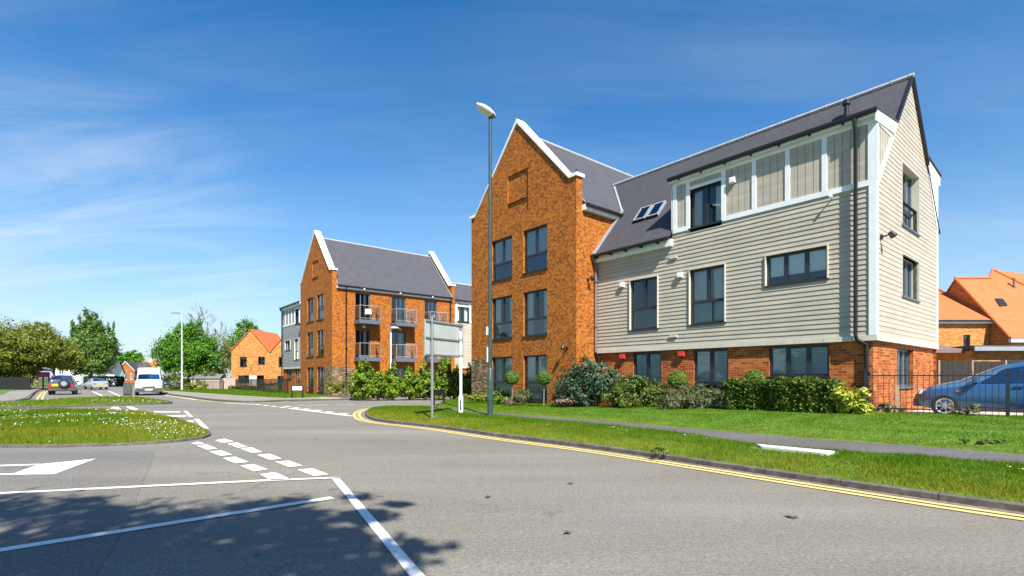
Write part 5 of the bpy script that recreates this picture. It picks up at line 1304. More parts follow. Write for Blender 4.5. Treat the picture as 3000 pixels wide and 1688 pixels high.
# ------------------------------------------------------------------ vehicles
def interp_st(st, x):
    st = sorted(st, key=lambda s: -s[0])
    if x >= st[0][0]: return st[0]
    for a, c in zip(st, st[1:]):
        if c[0] <= x <= a[0]:
            t = (a[0]-x)/max(1e-9, a[0]-c[0]); return tuple(p+(q-p)*t for p, q in zip(a, c))
    return st[-1]
def section(s):
    x, zb, zl, zt, wb, wl, wt = s; e = min(0.07, max(0.012, (zt-zl)*0.35)); wm = max(wb, wl)+0.015
    return [(0, zb), (wb*0.9, zb), (wb, zb+0.10), (wm, zb+(zl-zb)*0.55), (wl+0.004, zl-0.03), (wl-0.012, zl), (wt, zt-e), (wt-0.05, zt-e*0.35), (wt*0.72, zt+0.004), (0, zt+0.02)]
def car(name, label, cat, pos, rz, st, paintm, wheels, r=0.30, track=0.74, wins=(), front=None, rear=None, lights=(), boxes=(), group=None, mirror=None, spokes=7):
    t = thing(name, label, cat, tuple(pos), rz, group)
    # smooth the stations
    xs_ = []
    S = sorted(st, key=lambda s: -s[0])
    for a, c in zip(S, S[1:]):
        k = max(1, int(abs(a[0]-c[0])/0.14)); xs_ += [tuple(p+(q-p)*i/k for p, q in zip(a, c)) for i in range(k)]
    xs_.append(S[-1]); Q = xs_
    for _ in range(2):
        Q = [Q[0]]+[tuple([Q[i][0]]+[(Q[i-1][j]+2*Q[i][j]+Q[i+1][j])/4 for j in range(1, 7)]) for i in range(1, len(Q)-1)]+[Q[-1]]
    sec = []
    for s in Q:
        h = section(s); ring = [(s[0], -y, z) for y, z in h[::-1]]+[(s[0], y, z) for y, z in h[1:]]; sec.append(ring)
    arch = [(wx, r+0.045) for wx in wheels]
    b = MB()
    for a, c in zip(sec, sec[1:]):
        for i in range(len(a)-1): b.face([a[i], a[i+1], c[i+1], c[i]])
    b.face(sec[0][::-1]); b.face(sec[-1])
    body = b.build('body', M[paintm], t, smooth=True)
    look = lambda x: interp_st(Q, x)
    def side_y(x, z):
        h = section(look(x)); k = h[3:8]
        for (y0, z0), (y1, z1) in zip(k, k[1:]):
            if z0 <= z <= z1+1e-6: return y0+(y1-y0)*(z-z0)/max(1e-6, z1-z0)
        return k[-1][0]
    # side glass: (x0,x1, top x0, top x1) quads in profile
    for (xa, xb, xta, xtb) in wins:
        for sg in (1, -1):
            g = MB(); n = 6
            for i in range(n):
                for j in range(3):
                    def pt(ii, jj):
                        f, h = ii/n, jj/3; x = (xa+(xb-xa)*f)*(1-h)+(xta+(xtb-xta)*f)*h
                        s = look(x); z = (s[2]+0.03)*(1-h)+(s[3]-0.10)*h
                        return (x, sg*(side_y(x, z)+0.012), z)
                    g.face([pt(i, j), pt(i+1, j), pt(i+1, j+1), pt(i, j+1)])
            g.build('side_window', M['glass_car'], t, smooth=True)
    for nm, sp in (('windscreen', front), ('rear_window', rear)):
        if not sp: continue
        g = MB(); n = 8; x0, x1 = sp[0], sp[1]
        for i in range(n):
            for sg in (1, -1):
                def pt(ii, k):
                    x = x0+(x1-x0)*ii/n; s = look(x); h = section(s); y, z = h[9-k]; out = 0.014
                    dx = out if x0 > x1 else -out
                    return (x+dx, sg*min(y, s[6]-0.07), z+0.014)
                for k in range(2): g.face([pt(i, k), pt(i+1, k), pt(i+1, k+1), pt(i, k+1)])
        g.build(nm, M['glass_car'], t, smooth=True)
    # wheels
    ar = MB()
    for wx in wheels:
        for sg in (1, -1):
            yy = sg*(side_y(wx, 0.45)+0.004)
            n = 18; P = [(wx+(r+0.05)*math.cos(math.pi*i/n), yy+sg*0.006, r+(r+0.05)*math.sin(math.pi*i/n)) for i in range(n+1)]+[(wx-(r+0.05), yy+sg*0.006, 0.24), (wx+(r+0.05), yy+sg*0.006, 0.24)]
            ar.face(P)
            w = MB(); o = Vector((wx, sg*(track+0.11), r)); ax = Vector((0, -sg, 0))
            w.lathe(o, ax, [(r*0.66, 0.0), (r*0.93, 0.0), (r, 0.03), (r, 0.17), (r*0.93, 0.2), (r*0.5, 0.2)], 24)
            wo_ = w.build('wheel', M['tyre'], t, smooth=True)
            w = MB(); w.lathe(o, ax, [(r*0.66, 0.0), (r*0.64, 0.03), (r*0.56, 0.06), (r*0.50, 0.10), (0, 0.10)], 24, 1); w.lathe(o, ax, [(0, -0.005), (r*0.14, 0.0), (r*0.16, 0.03)], 12, 0)
            for k in range(spokes):
                a = 2*math.pi*k/spokes; d = Vector((math.cos(a), 0, math.sin(a))); s = Vector((-math.sin(a), 0, math.cos(a)))
                w.obox(o+ax*0.012+d*r*0.12-s*r*0.075, d*r*0.50, s*r*0.15, ax*0.03)
            w.lathe(o, ax, [(r*0.57, 0.012), (r*0.67, -0.004), (r*0.67, 0.04), (r*0.57, 0.03)], 24, 0)
            w.build('rim', [M['alloy'], M['tyre']], wo_, smooth=True)
    ar.build('wheel_arch', M['tyre'], t)
    for nm, mt, bx in boxes:
        b = MB()
        for q in bx: b.box(*q)
        b.build(nm, M[mt], t)
    for nm, mt, o, ax, ay, az in lights:
        b = MB(); b.obox(o, ax, ay, az); b.build(nm, M[mt], t)
    if mirror:
        for sg in (1, -1):
            y = side_y(mirror[0], mirror[1]-0.1); b = MB(); b.obox((mirror[0]-0.06, sg*(y-0.02), mirror[1]-0.07), (0.10, 0, 0), (0, sg*0.20, 0), (0, 0, 0.13)); b.build('mirror', M[paintm if len(mirror) > 2 else 'black'], t)
    return t
M['lens'] = plain('clear_lens', (0.70, 0.70, 0.68), 0.15, vary=0.1)
M['amber'] = plain('amber_lens', (0.75, 0.25, 0.05), 0.25)
M['tail'] = plain('red_lens', (0.45, 0.02, 0.02), 0.25)
M['plate_white'] = plain('white_plate', (0.78, 0.78, 0.75), 0.5)
M['plate_yellow'] = plain('yellow_plate', (0.80, 0.52, 0.02), 0.5)
H1 = math.atan2(0.771, -0.637)
hatch = [(1.93, 0.36, 0.56, 0.58, 0.58, 0.56, 0.48), (1.84, 0.26, 0.64, 0.69, 0.72, 0.70, 0.60), (1.55, 0.22, 0.74, 0.83, 0.80, 0.79, 0.70), (1.00, 0.20, 0.82, 0.96, 0.82, 0.81, 0.70), (0.85, 0.20, 0.84, 1.00, 0.82, 0.81, 0.69),
         (0.15, 0.20, 0.87, 1.36, 0.82, 0.81, 0.60), (-0.10, 0.20, 0.88, 1.42, 0.82, 0.81, 0.585), (-0.80, 0.20, 0.90, 1.43, 0.82, 0.81, 0.58), (-1.45, 0.22, 0.94, 1.33, 0.81, 0.80, 0.57), (-1.80, 0.28, 0.93, 1.02, 0.78, 0.77, 0.62), (-1.93, 0.40, 0.78, 0.82, 0.68, 0.66, 0.56)]
car('parked_car', 'blue hatchback parked nose-in against the brick end wall behind the railings', 'car', (12.78, 12.93, 0.26), H1, hatch, 'blue_paint', (1.25, -1.20), 0.295, 0.72,
    [(0.72, -0.28, 0.17, -0.28), (-0.36, -1.30, -0.36, -1.15)], (0.92, 0.10), (-1.78, -1.40),
    [('headlight', 'lens', (1.66, sg*0.50, 0.60), (0.16, 0, 0.0), (0, sg*0.22, 0), (-0.06, 0, 0.12)) for sg in (1, -1)]+[('indicator', 'amber', (0.92, sg*0.828, 0.66), (0.09, 0, 0), (0, sg*0.012, 0), (0, 0, 0.05)) for sg in (1, -1)]+[('door_handle', 'blue_paint', (-0.22, sg*0.815, 0.80), (0.16, 0, 0), (0, sg*0.035, 0), (0, 0, 0.035)) for sg in (1, -1)],
    [('front_bumper', 'plastic', [(1.70, 1.95, -0.66, 0.66, 0.26, 0.46)]), ('sill', 'plastic', [(-0.85, 0.90, -0.828, 0.828, 0.19, 0.27)]), ('rear_bumper', 'plastic', [(-1.97, -1.7, -0.66, 0.66, 0.30, 0.52)])], mirror=(0.66, 0.98, 1))
van = [(2.46, 0.36, 0.80, 0.84, 0.82, 0.80, 0.70), (2.36, 0.30, 0.92, 0.98, 0.92, 0.90, 0.80), (1.95, 0.28, 1.06, 1.17, 0.97, 0.96, 0.84), (1.62, 0.28, 1.14, 1.28, 0.98, 0.97, 0.84), (1.08, 0.28, 1.22, 1.80, 0.98, 0.97, 0.80), (0.60, 0.28, 1.25, 2.24, 0.98, 0.97, 0.78), (0.1, 0.28, 1.25, 2.37, 0.98, 0.97, 0.82), (-2.3, 0.30, 1.25, 2.38, 0.98, 0.97, 0.84), (-2.42, 0.40, 1.2, 2.25, 0.95, 0.94, 0.80)]
DR = math.atan2(-0.82, 0.57)
p = tp(437, 44.5); p.z = R(44)
car('parked_van', 'white high-roofed van coming towards the viewer beside the dark bollard', 'van', p, DR, van, 'white_paint', (1.55, -1.45), 0.34, 0.84,
    [(1.45, 0.45, 1.08, 0.45)], (1.60, 1.10), None,
    [('headlight', 'lens', (2.47, sg*0.50, 0.68), (0.03, 0, 0), (0, sg*0.30, 0), (-0.10, 0, 0.22)) for sg in (1, -1)],
    [('front_bumper', 'plastic', [(2.05, 2.47, -0.90, 0.90, 0.30, 0.62)]), ('grille', 'black', [(2.2, 2.485, -0.44, 0.44, 0.66, 0.78)]), ('number_plate', 'plate_white', [(2.47, 2.48, -0.26, 0.26, 0.44, 0.55)])], mirror=(1.45, 1.45))
suv = [(2.0, 0.42, 0.85, 0.90, 0.78, 0.76, 0.64), (1.8, 0.34, 0.95, 1.02, 0.86, 0.85, 0.74), (1.0, 0.30, 1.02, 1.14, 0.88, 0.87, 0.74), (0.35, 0.30, 1.05, 1.60, 0.88, 0.87, 0.66), (0.1, 0.30, 1.05, 1.70, 0.88, 0.87, 0.65), (-1.6, 0.32, 1.08, 1.70, 0.88, 0.87, 0.64), (-1.93, 0.34, 1.06, 1.30, 0.88, 0.87, 0.72), (-2.0, 0.40, 1.02, 1.06, 0.86, 0.84, 0.74)]
UPR = math.atan2(0.80, -0.60)
p = tp(186, 45.6); p.z = R(45.6)
s_ = car('moving_car', 'dark grey off-roader seen from behind with a spare wheel on its tailgate', 'car', p, UPR, suv, 'dark_paint', (1.30, -1.30), 0.36, 0.76,
    [(0.75, -0.25, 0.30, -0.25), (-0.35, -1.70, -0.35, -1.55)], (1.0, 0.30), (-1.98, -1.66),
    [('tail_light', 'tail', (-2.0, sg*0.62, 0.70), (-0.03, 0, 0), (0, sg*0.2, 0), (0, 0, 0.22)) for sg in (1, -1)],
    [('rear_bumper', 'plastic', [(-2.10, -1.8, -0.86, 0.86, 0.38, 0.62)]), ('roof_rail', 'alloy', [(-1.5, 0.0, -0.60, -0.56, 1.71, 1.75), (-1.5, 0.0, 0.56, 0.60, 1.71, 1.75)]), ('number_plate', 'plate_yellow', [(-2.06, -2.03, 0.18, 0.60, 0.76, 0.95)])], mirror=(0.72, 1.15))
b = MB(); b.lathe((-2.03, -0.20, 0.98), (-1, 0, 0), [(0.0, 0.0), (0.36, 0.0), (0.38, 0.05), (0.38, 0.17), (0.33, 0.22), (0.20, 0.22), (0.18, 0.19), (0, 0.19)], 24); w_ = b.build('spare_wheel', M['tyre'], s_, smooth=True)
b = MB(); b.lathe((-2.24, -0.20, 0.98), (-1, 0, 0), [(0.22, 0.0), (0.20, 0.03), (0.06, 0.04), (0, 0.03)], 24); b.build('rim', M['alloy'], w_, smooth=True)
sal = [(2.15, 0.38, 0.62, 0.66, 0.66, 0.64, 0.55), (1.9, 0.26, 0.74, 0.80, 0.84, 0.82, 0.70), (1.1, 0.22, 0.86, 0.95, 0.88, 0.87, 0.75), (0.3, 0.22, 0.90, 1.34, 0.88, 0.87, 0.62), (-0.1, 0.22, 0.91, 1.42, 0.88, 0.87, 0.60), (-0.8, 0.22, 0.93, 1.38, 0.88, 0.87, 0.58), (-1.55, 0.26, 0.95, 1.06, 0.87, 0.85, 0.66), (-2.05, 0.32, 0.92, 0.96, 0.82, 0.80, 0.70), (-2.15, 0.42, 0.80, 0.84, 0.74, 0.72, 0.62)]
p = tp(281, 65); p.z = R(65)
car('moving_car', 'silver saloon seen from behind in the distance under the tall dark tree', 'car', p, math.atan2(0.62, -0.78), sal, 'silver_paint', (1.30, -1.30), 0.31, 0.76,
    [(0.80, -0.20, 0.30, -0.20), (-0.28, -1.25, -0.28, -0.95)], (1.05, 0.25), (-1.58, -0.80),
    [('tail_light', 'tail', (-2.13, sg*0.50, 0.68), (-0.04, 0, 0), (0, sg*0.24, 0), (0, 0, 0.13)) for sg in (1, -1)],
    [('rear_bumper', 'silver_paint', [(-2.2, -1.9, -0.76, 0.76, 0.30, 0.50)]), ('number_plate', 'plate_yellow', [(-2.19, -2.15, -0.26, 0.26, 0.60, 0.71)])], mirror=(0.72, 0.98))
p = tp(494, 74); p.z = R(74)
car('parked_car', 'dark navy car half hidden behind the white van', 'car', p, math.atan2(-0.75, 0.66), sal, 'navy_paint', (1.30, -1.30), 0.31, 0.76, [(0.80, -0.20, 0.30, -0.20), (-0.28, -1.25, -0.28, -0.95)], (1.05, 0.25), (-1.58, -0.80),
    [('headlight', 'lens', (1.90, sg*0.50, 0.62), (0.16, 0, 0), (0, sg*0.22, 0), (-0.05, 0, 0.11)) for sg in (1, -1)], [('front_bumper', 'navy_paint', [(1.9, 2.2, -0.74, 0.74, 0.28, 0.50)])])

# ------------------------------------------------------------------ street furniture
LP = G(1436, 1217, 0.16)
t = thing('street_lamp', 'tall dark green lamp column on the verge in front of the brick gable', 'street lamp', tuple(LP))
b = MB(); b.tube([(0, 0, -0.05), (0, 0, 1.38), (0, 0, 1.42)], [0.086, 0.086, 0.062], 16); b.box(-0.05, 0.05, -0.096, -0.08, 0.45, 1.05); b.build('base', M['mast'], t, smooth=True)
b = MB(); b.tube([(0, 0, 1.42), (0, 0, 9.1-0.1)], 0.062, 16, r2=0.046); b.build('column', M['mast'], t, smooth=True)
b = MB(); b.box(-0.115, -0.06, -0.035, 0.035, 2.42, 2.66); b.build('label_plate', M['white'], t)
b = MB(); b.box(-0.100, -0.06, -0.02, 0.02, 1.6, 2.05); b.build('strip_plate', M['cream'], t)
hd = Vector((-0.62, -0.78, 0.10)).normalized(); sd = Z.cross(hd).normalized(); upv_ = hd.cross(sd)
hb = MB(); gb = MB(); o = Vector((0.10, 0.12, 9.04)); L = 0.78; n = 12; K = 10
def hring(i, lo):
    f = i/n; wv = 0.165*math.sin(math.pi*min(1, 0.14+0.86*f)**0.85)**0.6*(0.80+0.28*f) if f < 1 else 0.02
    hv = (0.13 if not lo else -0.10)*math.sin(math.pi*min(0.97, 0.16+0.82*f))**0.7
    return [o+hd*(L*f)+sd*wv*math.cos(math.pi*k/K)+upv_*(hv*math.sin(math.pi*k/K)) for k in range(K+1)]
for i in range(n):
    for k in range(K):
        a, c = hring(i, False), hring(i+1, False); hb.face([a[k], a[k+1], c[k+1], c[k]])
        if i >= 3: a, c = hring(i, True), hring(i+1, True); gb.face([a[k], c[k], c[k+1], a[k+1]])
for i in range(3):
    for k in range(K): a, c = hring(i, True), hring(i+1, True); hb.face([a[k], c[k], c[k+1], a[k+1]], 1)
ln = hb.build('lantern', [M['white'], M['galv']], t, smooth=True); gb.build('lens', M['lens'], ln, smooth=True)
b = MB(); b.tube([(0, 0, 8.98), (0, 0, 9.05)], 0.05, 12); b.build('spigot', M['galv'], t)

def far_lamp(label, pos, h, arm, head=0.6):
    t = thing('street_lamp', label, 'street lamp', tuple(pos), 0, 'far lamp columns')
    b = MB(); b.tube([(0, 0, -0.1), (0, 0, 1.4), (0, 0, 1.5)], [0.11, 0.11, 0.085], 10); b.build('base', M['maststeel'], t)
    b = MB(); b.tube([(0, 0, 1.5), (0, 0, h)], 0.085, 10, r2=0.055); b.build('column', M['maststeel'], t)
    a = Vector(arm); b = MB()
    if a.length > 0.3: b.tube([(0, 0, h-0.05), tuple(a*0.5+Vector((0, 0, h+0.10))), tuple(a+Vector((0, 0, h+0.12)))], 0.045, 6)
    d = a.normalized(); b.obox(a+Vector((0, 0, h+0.06))-Z.cross(d)*0.14-d*0.1, d*head, Z.cross(d)*0.28, Z*0.14); b.build('lantern', M['galv'], t)
far_lamp('tall white lamp column on the grass before the round vivid green tree', G(533, 1142.6, 0.10), 8.6, (-0.35, -0.1, 0), 0.8)
far_lamp('pale lamp column with a long arm rising through the olive trees', tp(112, 78), 8.7, (2.6, -0.6, 0), 0.7)
far_lamp('distant lamp column beside the right edge of the tallest dark tree', tp(343, 112), 8.6, (1.2, -0.3, 0), 0.9)
p = at(1145, 1169, 31.8); p.z = 0.0
t = thing('street_lamp', 'slim pale lamp column with a flat head before the middle balconies', 'street lamp', tuple(p))
b = MB(); b.tube([(0, 0, 0), (0, 0, 4.3)], 0.045, 10); b.build('column', M['white'], t, smooth=True)
b = MB(); b.lathe((0.22, 0, 4.36), (0, 0, 1), [(0, 0), (0.30, 0.0), (0.32, 0.05), (0.15, 0.10), (0, 0.11)], 16); b.tube([(0, 0, 4.28), (0.1, 0, 4.36)], 0.035, 6); b.build('lantern', M['white'], t, smooth=True)

# back of the direction sign
s0, s1 = G(1266, 1221.5, 0.135), G(1350, 1210.5, 0.16)
t = thing('road_sign', 'grey back of a large road sign on two steel posts by the junction', 'road sign', tuple(s0))
dv = s1-s0; dv.z = 0; span = dv.length; dv.normalize(); nv = Vector((dv.y, -dv.x, 0))
b = MB(); b.tube([(0, 0, -0.1), (0, 0, 2.98)], 0.042, 12); b.build('post', M['galv'], t, smooth=True)
e = Vector((s1.x-s0.x, s1.y-s0.y, s1.z-s0.z))
b = MB(); b.tube([e+Vector((0, 0, 0.35)), e+Vector((0, 0, 2.62))], 0.046, 12, r2=0.046)
b.build('post', M['white'], t, smooth=True)
b = MB(); b.tube([e+Vector((0, 0, -0.1)), e+Vector((0, 0, 0.52)), e+Vector((0, 0, 0.56))], [0.075, 0.075, 0.05], 14); b.build('post_base', M['white'], t, smooth=True)
b = MB(); q = Vector((e.x*0.985, e.y*0.985, e.z)); d2 = (-Vector((s1.x, s1.y, 0))).normalized(); sd2 = Z.cross(d2)
b.obox(e+d2*0.070-sd2*0.024+Vector((0, 0, 0.10)), sd2*0.048, d2*0.012, Z*0.32); b.build('access_door', M['black'], t)
po = -nv*0.075-dv*0.28
b = MB(); b.obox(po+Vector((0, 0, 1.80)), dv*(span+0.50), -nv*0.012, Z*1.07)
pan = b.build('panel', M['signback'], t)
b = MB()
for z in (1.82, 2.32, 2.81): b.obox(po+nv*0.032+dv*0.06+Vector((0, 0, z)), dv*(span+0.40), -nv*0.032, Z*0.045)
b.build('rail', M['galv'], pan)
b = MB(); b.obox(po+nv*0.002+Vector((0, 0, 1.79)), dv*0.02, -nv*0.02, Z*1.09); b.build('edge_strip', M['galv'], pan)
b = MB(); b.obox(po+nv*0.002+dv*(span+0.49)+Vector((0, 0, 1.79)), dv*0.02, -nv*0.02, Z*1.09)
b.build('edge_strip', M['galv'], pan)
b = MB()
for q in (Vector((0, 0, 0)), e):
    for z in (1.84, 2.34, 2.83): b.lathe(q+Vector((0, 0, z-0.03-(q.z if q.length > 0.1 else 0)*0)), (0, 0, 1), [(0.052, 0), (0.056, 0.0), (0.056, 0.06), (0.052, 0.06)], 12)
b.build('clamp', M['galv'], t)

# street nameplates
def nameplate(label, pos, ang, w, hh, mat, h0, post='black'):
    t = thing('street_nameplate', label, 'street sign', tuple(pos), ang)
    for x in (-w/2-0.03, w/2+0.03): b = MB(); b.box(x-0.035, x+0.035, -0.035, 0.035, -0.1, h0+hh+0.02); b.build('post', M[post], t)
    b = MB(); b.box(-w/2, w/2, -0.05, -0.035, h0, h0+hh); b.box(-w/2, w/2, -0.034, 0.02, h0+0.02, h0+hh-0.02, 1); b.build('plate', [M[mat], M['black']], t)
q0, q1 = G(854, 1165.2, 0.12), G(889, 1165.0, 0.12)
nameplate('blank looking white street nameplate on two short black posts before the second block', (q0+q1)/2, 0.0, (q1-q0).length-0.1, 0.24, 'plate_white', 0.48)
q0 = G(1286, 1181.5, 0.10)
nameplate('small black street nameplate seen from behind at the lawn corner', q0, math.radians(62), 0.75, 0.24, 'black', 0.42)

# keep-left bollard by the van
p = tp(374, 42.4); p.z = R(42.4)
t = thing('traffic_bollard', 'dark plastic traffic bollard beside the white van', 'bollard', tuple(p), 0.5)
b = MB(); b.prism([(-0.30, -0.12, 0.12), (0.30, -0.12, 0.12), (0.29, -0.12, 0.85), (0.22, -0.12, 1.02), (0.10, -0.12, 1.10), (-0.10, -0.12, 1.10), (-0.22, -0.12, 1.02), (-0.29, -0.12, 0.85)], (0, 0.24, 0)); b.build('shell', M['plastic'], t)
b = MB(); b.box(-0.24, 0.24, -0.16, 0.16, 0.0, 0.12); b.build('base', M['black'], t)

# bus shelter
p = tp(110, 62); p.z = R(62)+0.08
t = thing('bus_shelter', 'plum coloured bus shelter with a curved roof under the olive trees', 'bus shelter', tuple(p), -0.25)
b = MB()
for x in (-0.9, 0.0, 0.95):
    for y in ((-0.6, 0.6) if x > 0.5 else (0.6,)): b.box(x-0.06, x+0.06, y-0.06, y+0.06, 0, 2.1)
b.box(0.90, 0.97, -0.60, 0.60, 1.45, 2.1); b.build('frame', M['purple'], t)
b = MB(); pr = [(-1.35, 2.12), (-1.2, 2.26), (-0.7, 2.38), (0.0, 2.44), (0.7, 2.40), (1.15, 2.30), (1.15, 2.22), (0.7, 2.32), (0.0, 2.36), (-0.7, 2.30), (-1.15, 2.19)]
b.prism([(x, -0.8, z) for x, z in pr], (0, 1.6, 0)); b.build('roof', M['purple'], t)
b = MB(); b.face([(-0.84, 0.6, 0.3), (-0.06, 0.6, 0.3), (-0.06, 0.6, 2.0), (-0.84, 0.6, 2.0)]); b.face([(0.06, 0.6, 0.3), (0.85, 0.6, 0.3), (0.85, 0.6, 2.0), (0.06, 0.6, 2.0)]); b.build('glass_panel', M['glass_rail'], t)
b = MB(); b.box(0.80, 1.04, -0.69, -0.66, 0.85, 1.1); b.build('timetable_panel', M['yellowsign'], t)
b = MB(); b.lathe((0.93, -0.67, 1.65), (0, -1, 0), [(0, 0.0), (0.14, 0.0), (0.14, 0.02), (0, 0.02)], 16); b.build('roundel', M['white'], t)
b = MB(); b.box(-0.8, 0.7, 0.3, 0.55, 0.45, 0.5); b.box(-0.7, -0.65, 0.4, 0.45, 0, 0.45); b.box(0.6, 0.65, 0.4, 0.45, 0, 0.45); b.build('bench', M['red'], t)

# bow-top railings by the parking court
P0 = G(2535.6, 1208, 0.40); P1 = Vector((11.42, 11.74, 0.40)); dirv = (P1-P0).normalized(); LEN = (P1-P0).length
t = thing('bow_top_railing', 'black bow-topped railings between the lawn and the parking court', 'railing', (P0.x, P0.y, P0.z), math.atan2(dirv.y, dirv.x))
for x in (0.0, LEN, LEN*2, LEN*3): b = MB(); b.box(x-0.03, x+0.03, -0.03, 0.03, -0.3, 1.13 if x < 0.1 else 1.08); b.box(x-0.04, x+0.04, -0.04, 0.04, 1.08, 1.10); b.build('post', M['black'], t)
b = MB()
for k in range(3):
    x0, x1 = k*LEN+0.03, (k+1)*LEN-0.03
    b.box(x0, x1, -0.008, 0.008, 0.93, 0.96); b.box(x0, x1, -0.008, 0.008, 0.10, 0.13)
    nb = int((x1-x0)/0.228); off = ((x1-x0)-nb*0.228)/2
    for i in range(nb):
        a = x0+off+i*0.228+0.057; c = a+0.114
        b.tube([(a, 0, 0.0), (a, 0, 1.02)]+[((a+c)/2-0.057*math.cos(math.pi*j/6), 0, 1.02+0.06*math.sin(math.pi*j/6)) for j in range(1, 6)]+[(c, 0, 1.02), (c, 0, 0.0)], 0.0062, 5)
b.build('hoops', M['black'], t)
def railing(label, a, c, h, group=None):
    a, c = Vector(a), Vector(c); d = c-a; L = d.length; t = thing('railing', label, 'railing', tuple(a), math.atan2(d.y, d.x)); sl = (c.z-a.z)/L
    n = max(1, int(L/2.4))
    for i in range(n+1): b = MB(); x = L*i/n; b.box(x-0.03, x+0.03, -0.03, 0.03, sl*x-0.15, sl*x+h+0.05); b.build('post', M['black'], t)
    b = MB()
    for z in (0.12, h): b.prism([(0, -0.015, z), (L, -0.015, sl*L+z), (L, -0.015, sl*L+z+0.04), (0, -0.015, z+0.04)], (0, 0.03, 0))
    k = int(L/0.13)
    for i in range(k): x = L*(i+0.5)/k; b.box(x-0.008, x+0.008, -0.008, 0.008, sl*x+0.1, sl*x+h)
    b.build('bars', M['black'], t)
railing('dark railings along the lawn in front of the twin-gabled brick house', Vector((-30.9, 57, -0.1)), Vector((-17.6, 40.0, 0.0)), 1.15)
railing('short dark railings beside the pale fence in the distance', tp(600, 60), tp(655, 58), 1.15)

# timber bollards by the end wall
for u, v, y, lab in ((2622, 1187, 14.6, 'square timber bollard before the brick end wall left of its window'), (2686, 1190, 16.2, 'square timber bollard before the brick end wall right of its window')):
    p = at(u, v, y); p.z = 0.27; b = MB(); b.box(-0.07, 0.07, -0.07, 0.07, -0.1, 0.78); b.box(-0.05, 0.05, -0.05, 0.05, 0.78, 0.80)
    o = tag(b.build('bollard', M['post_wood']), lab, 'bollard', 'timber bollards by the end wall'); o.location = p

# board fence behind the parking court
t = thing('wooden_fence', 'dark stained board fence behind the blue car', 'fence', (21.6, 28.0, 0.25))
x = 0.0
for k in range(9):
    b = MB(); b.box(x-0.05, x+0.05, -0.06, 0.05, 0, 2.0); b.build('post', M['post_wood'], t)
    b = MB()
    for i in range(12): b.box(x+0.06+i*0.142, x+0.06+i*0.142+0.136, -0.02-0.008*(i % 2), 0.0, 0.05, 1.93)
    b.build('panel', M['fence_dark'], t); x += 1.83
# fences and shed at the far left
b = MB(); b.box(-14, 1.2, -0.05, 0.05, 0, 1.66)
for x in np.arange(-14, 1.2, 0.3): b.box(x, x+0.25, -0.075, -0.05, 0, 1.64)
o = tag(b.build('board_fence', M['hoard']), 'shade-darkened board fence under the olive trees at the left edge', 'fence'); o.location = tp(58, 58); 
o = MB(); o.box(0, 2.3, -0.03, 0.03, 0, 1.55)
for x in np.arange(0, 2.3, 0.15): o.box(x, x+0.135, -0.05, -0.03, 0, 1.56)
o = tag(o.build('board_fence', M['fence_pale']), 'pale weathered board fence beside the twin-gabled brick house', 'fence'); o.location = tp(636, 63)
t = thing('garden_shed', 'low garden shed with a grey felt roof beside the pale fence', 'shed', tuple(tp(566, 62)))
b = MB(); b.box(-0.3, 3.2, 0, 2.2, 0, 1.5); b.build('wall', M['fence_pale'], t)
b = MB(); b.prism([(-0.45, -0.15, 1.5), (-0.2, 1.1, 2.0), (3.1, 1.1, 2.0), (3.35, -0.15, 1.5)], (0, 0.02, 0.05)); b.build('roof', M['galv'], t)

# ------------------------------------------------------------------ other houses
def hwin(B, x, y, z, w, h, fr='frame', cover=None, mull=(0.5,)): return window(B, None, (x, y, z), (1, 0, 0), w, h, 0.08, mull, None, cover, True, fr=fr)
# twin-gabled brick house beyond the second block
H = thing('brick_house', 'twin-gabled orange brick house with clay tiled roof left of the second block', 'house', (-34.7, 63.0, -0.2))
b = MB(); W1, W2 = 4.8, 9.8
EZ, AP1 = 4.75, 7.45
holes = [(1.05, 1.90, 2.85, 4.05), (3.3, 4.15, 3.15, 4.05), (5.85, 6.7, 2.85, 4.05), (0.85, 2.2, 0.85, 1.75), (3.15, 4.05, 0.0, 1.75), (5.7, 6.5, 0.9, 1.7)]
wall(b, (0, 0, 0), (1, 0, 0), W2, 0, EZ, holes, 0, 0.12)
b.face([(0, 0, EZ), (W1, 0, EZ), (W1/2+0.05, 0, AP1)]); b.face([(W1, 0, EZ), (W2, 0, EZ), ((W1+W2)/2, 0, AP1)])
wall(b, (W2, 0, 0), (0, 1, 0), 7, 0, EZ); wall(b, (0, 7, 0), (0, -1, 0), 7, 0, EZ); wall(b, (W2, 7, 0), (-1, 0, 0), W2, 0, EZ)
# raised diamond brickwork
for cx, cz in ((1.95, 2.6), (2.95, 2.6)):
    for s in (1, -1):
        for k in (1, -1):
            b.obox((cx-0.55*s, -0.02, cz), (0.55*s, 0, 0.95*k), (0, 0.02, 0), (0.0, 0, 0.07), 1)
b.build('wall', [M['brick_far'], M['brick_dark']], H)
b = MB()
for x0, x1 in ((0, W1), (W1, W2)):
    c = (x0+x1)/2
    for s, xe in ((-1, x0-0.15 if x0 == 0 else x0), (1, x1 if x0 == 0 else x1+0.15)):
        q = [(xe, -0.12, EZ-0.05), (xe, 7.1, EZ-0.05), (c, 7.1, AP1+0.06), (c, -0.12, AP1+0.06)]; b.face(q if s > 0 else q[::-1]); b.face([(xe, -0.12, EZ-0.05), (c, -0.12, AP1+0.06), (c, -0.12, AP1-0.06), (xe, -0.12, EZ-0.17)])
b.build('roof', M['clay'], H)
for x0, x1, z0, z1 in (holes[0], holes[1], holes[2], holes[3], holes[5]): hwin(H, x0, 0, z0, x1-x0, z1-z0)
b = MB(); b.box(2.25, 3.13, -0.03, 0.0, 0.45, 1.75); b.build('panel', M['cream'], H)
b = MB(); b.box(3.15, 4.05, 0.55, 0.6, 0.0, 1.75); b.build('door', M['frame'], H)
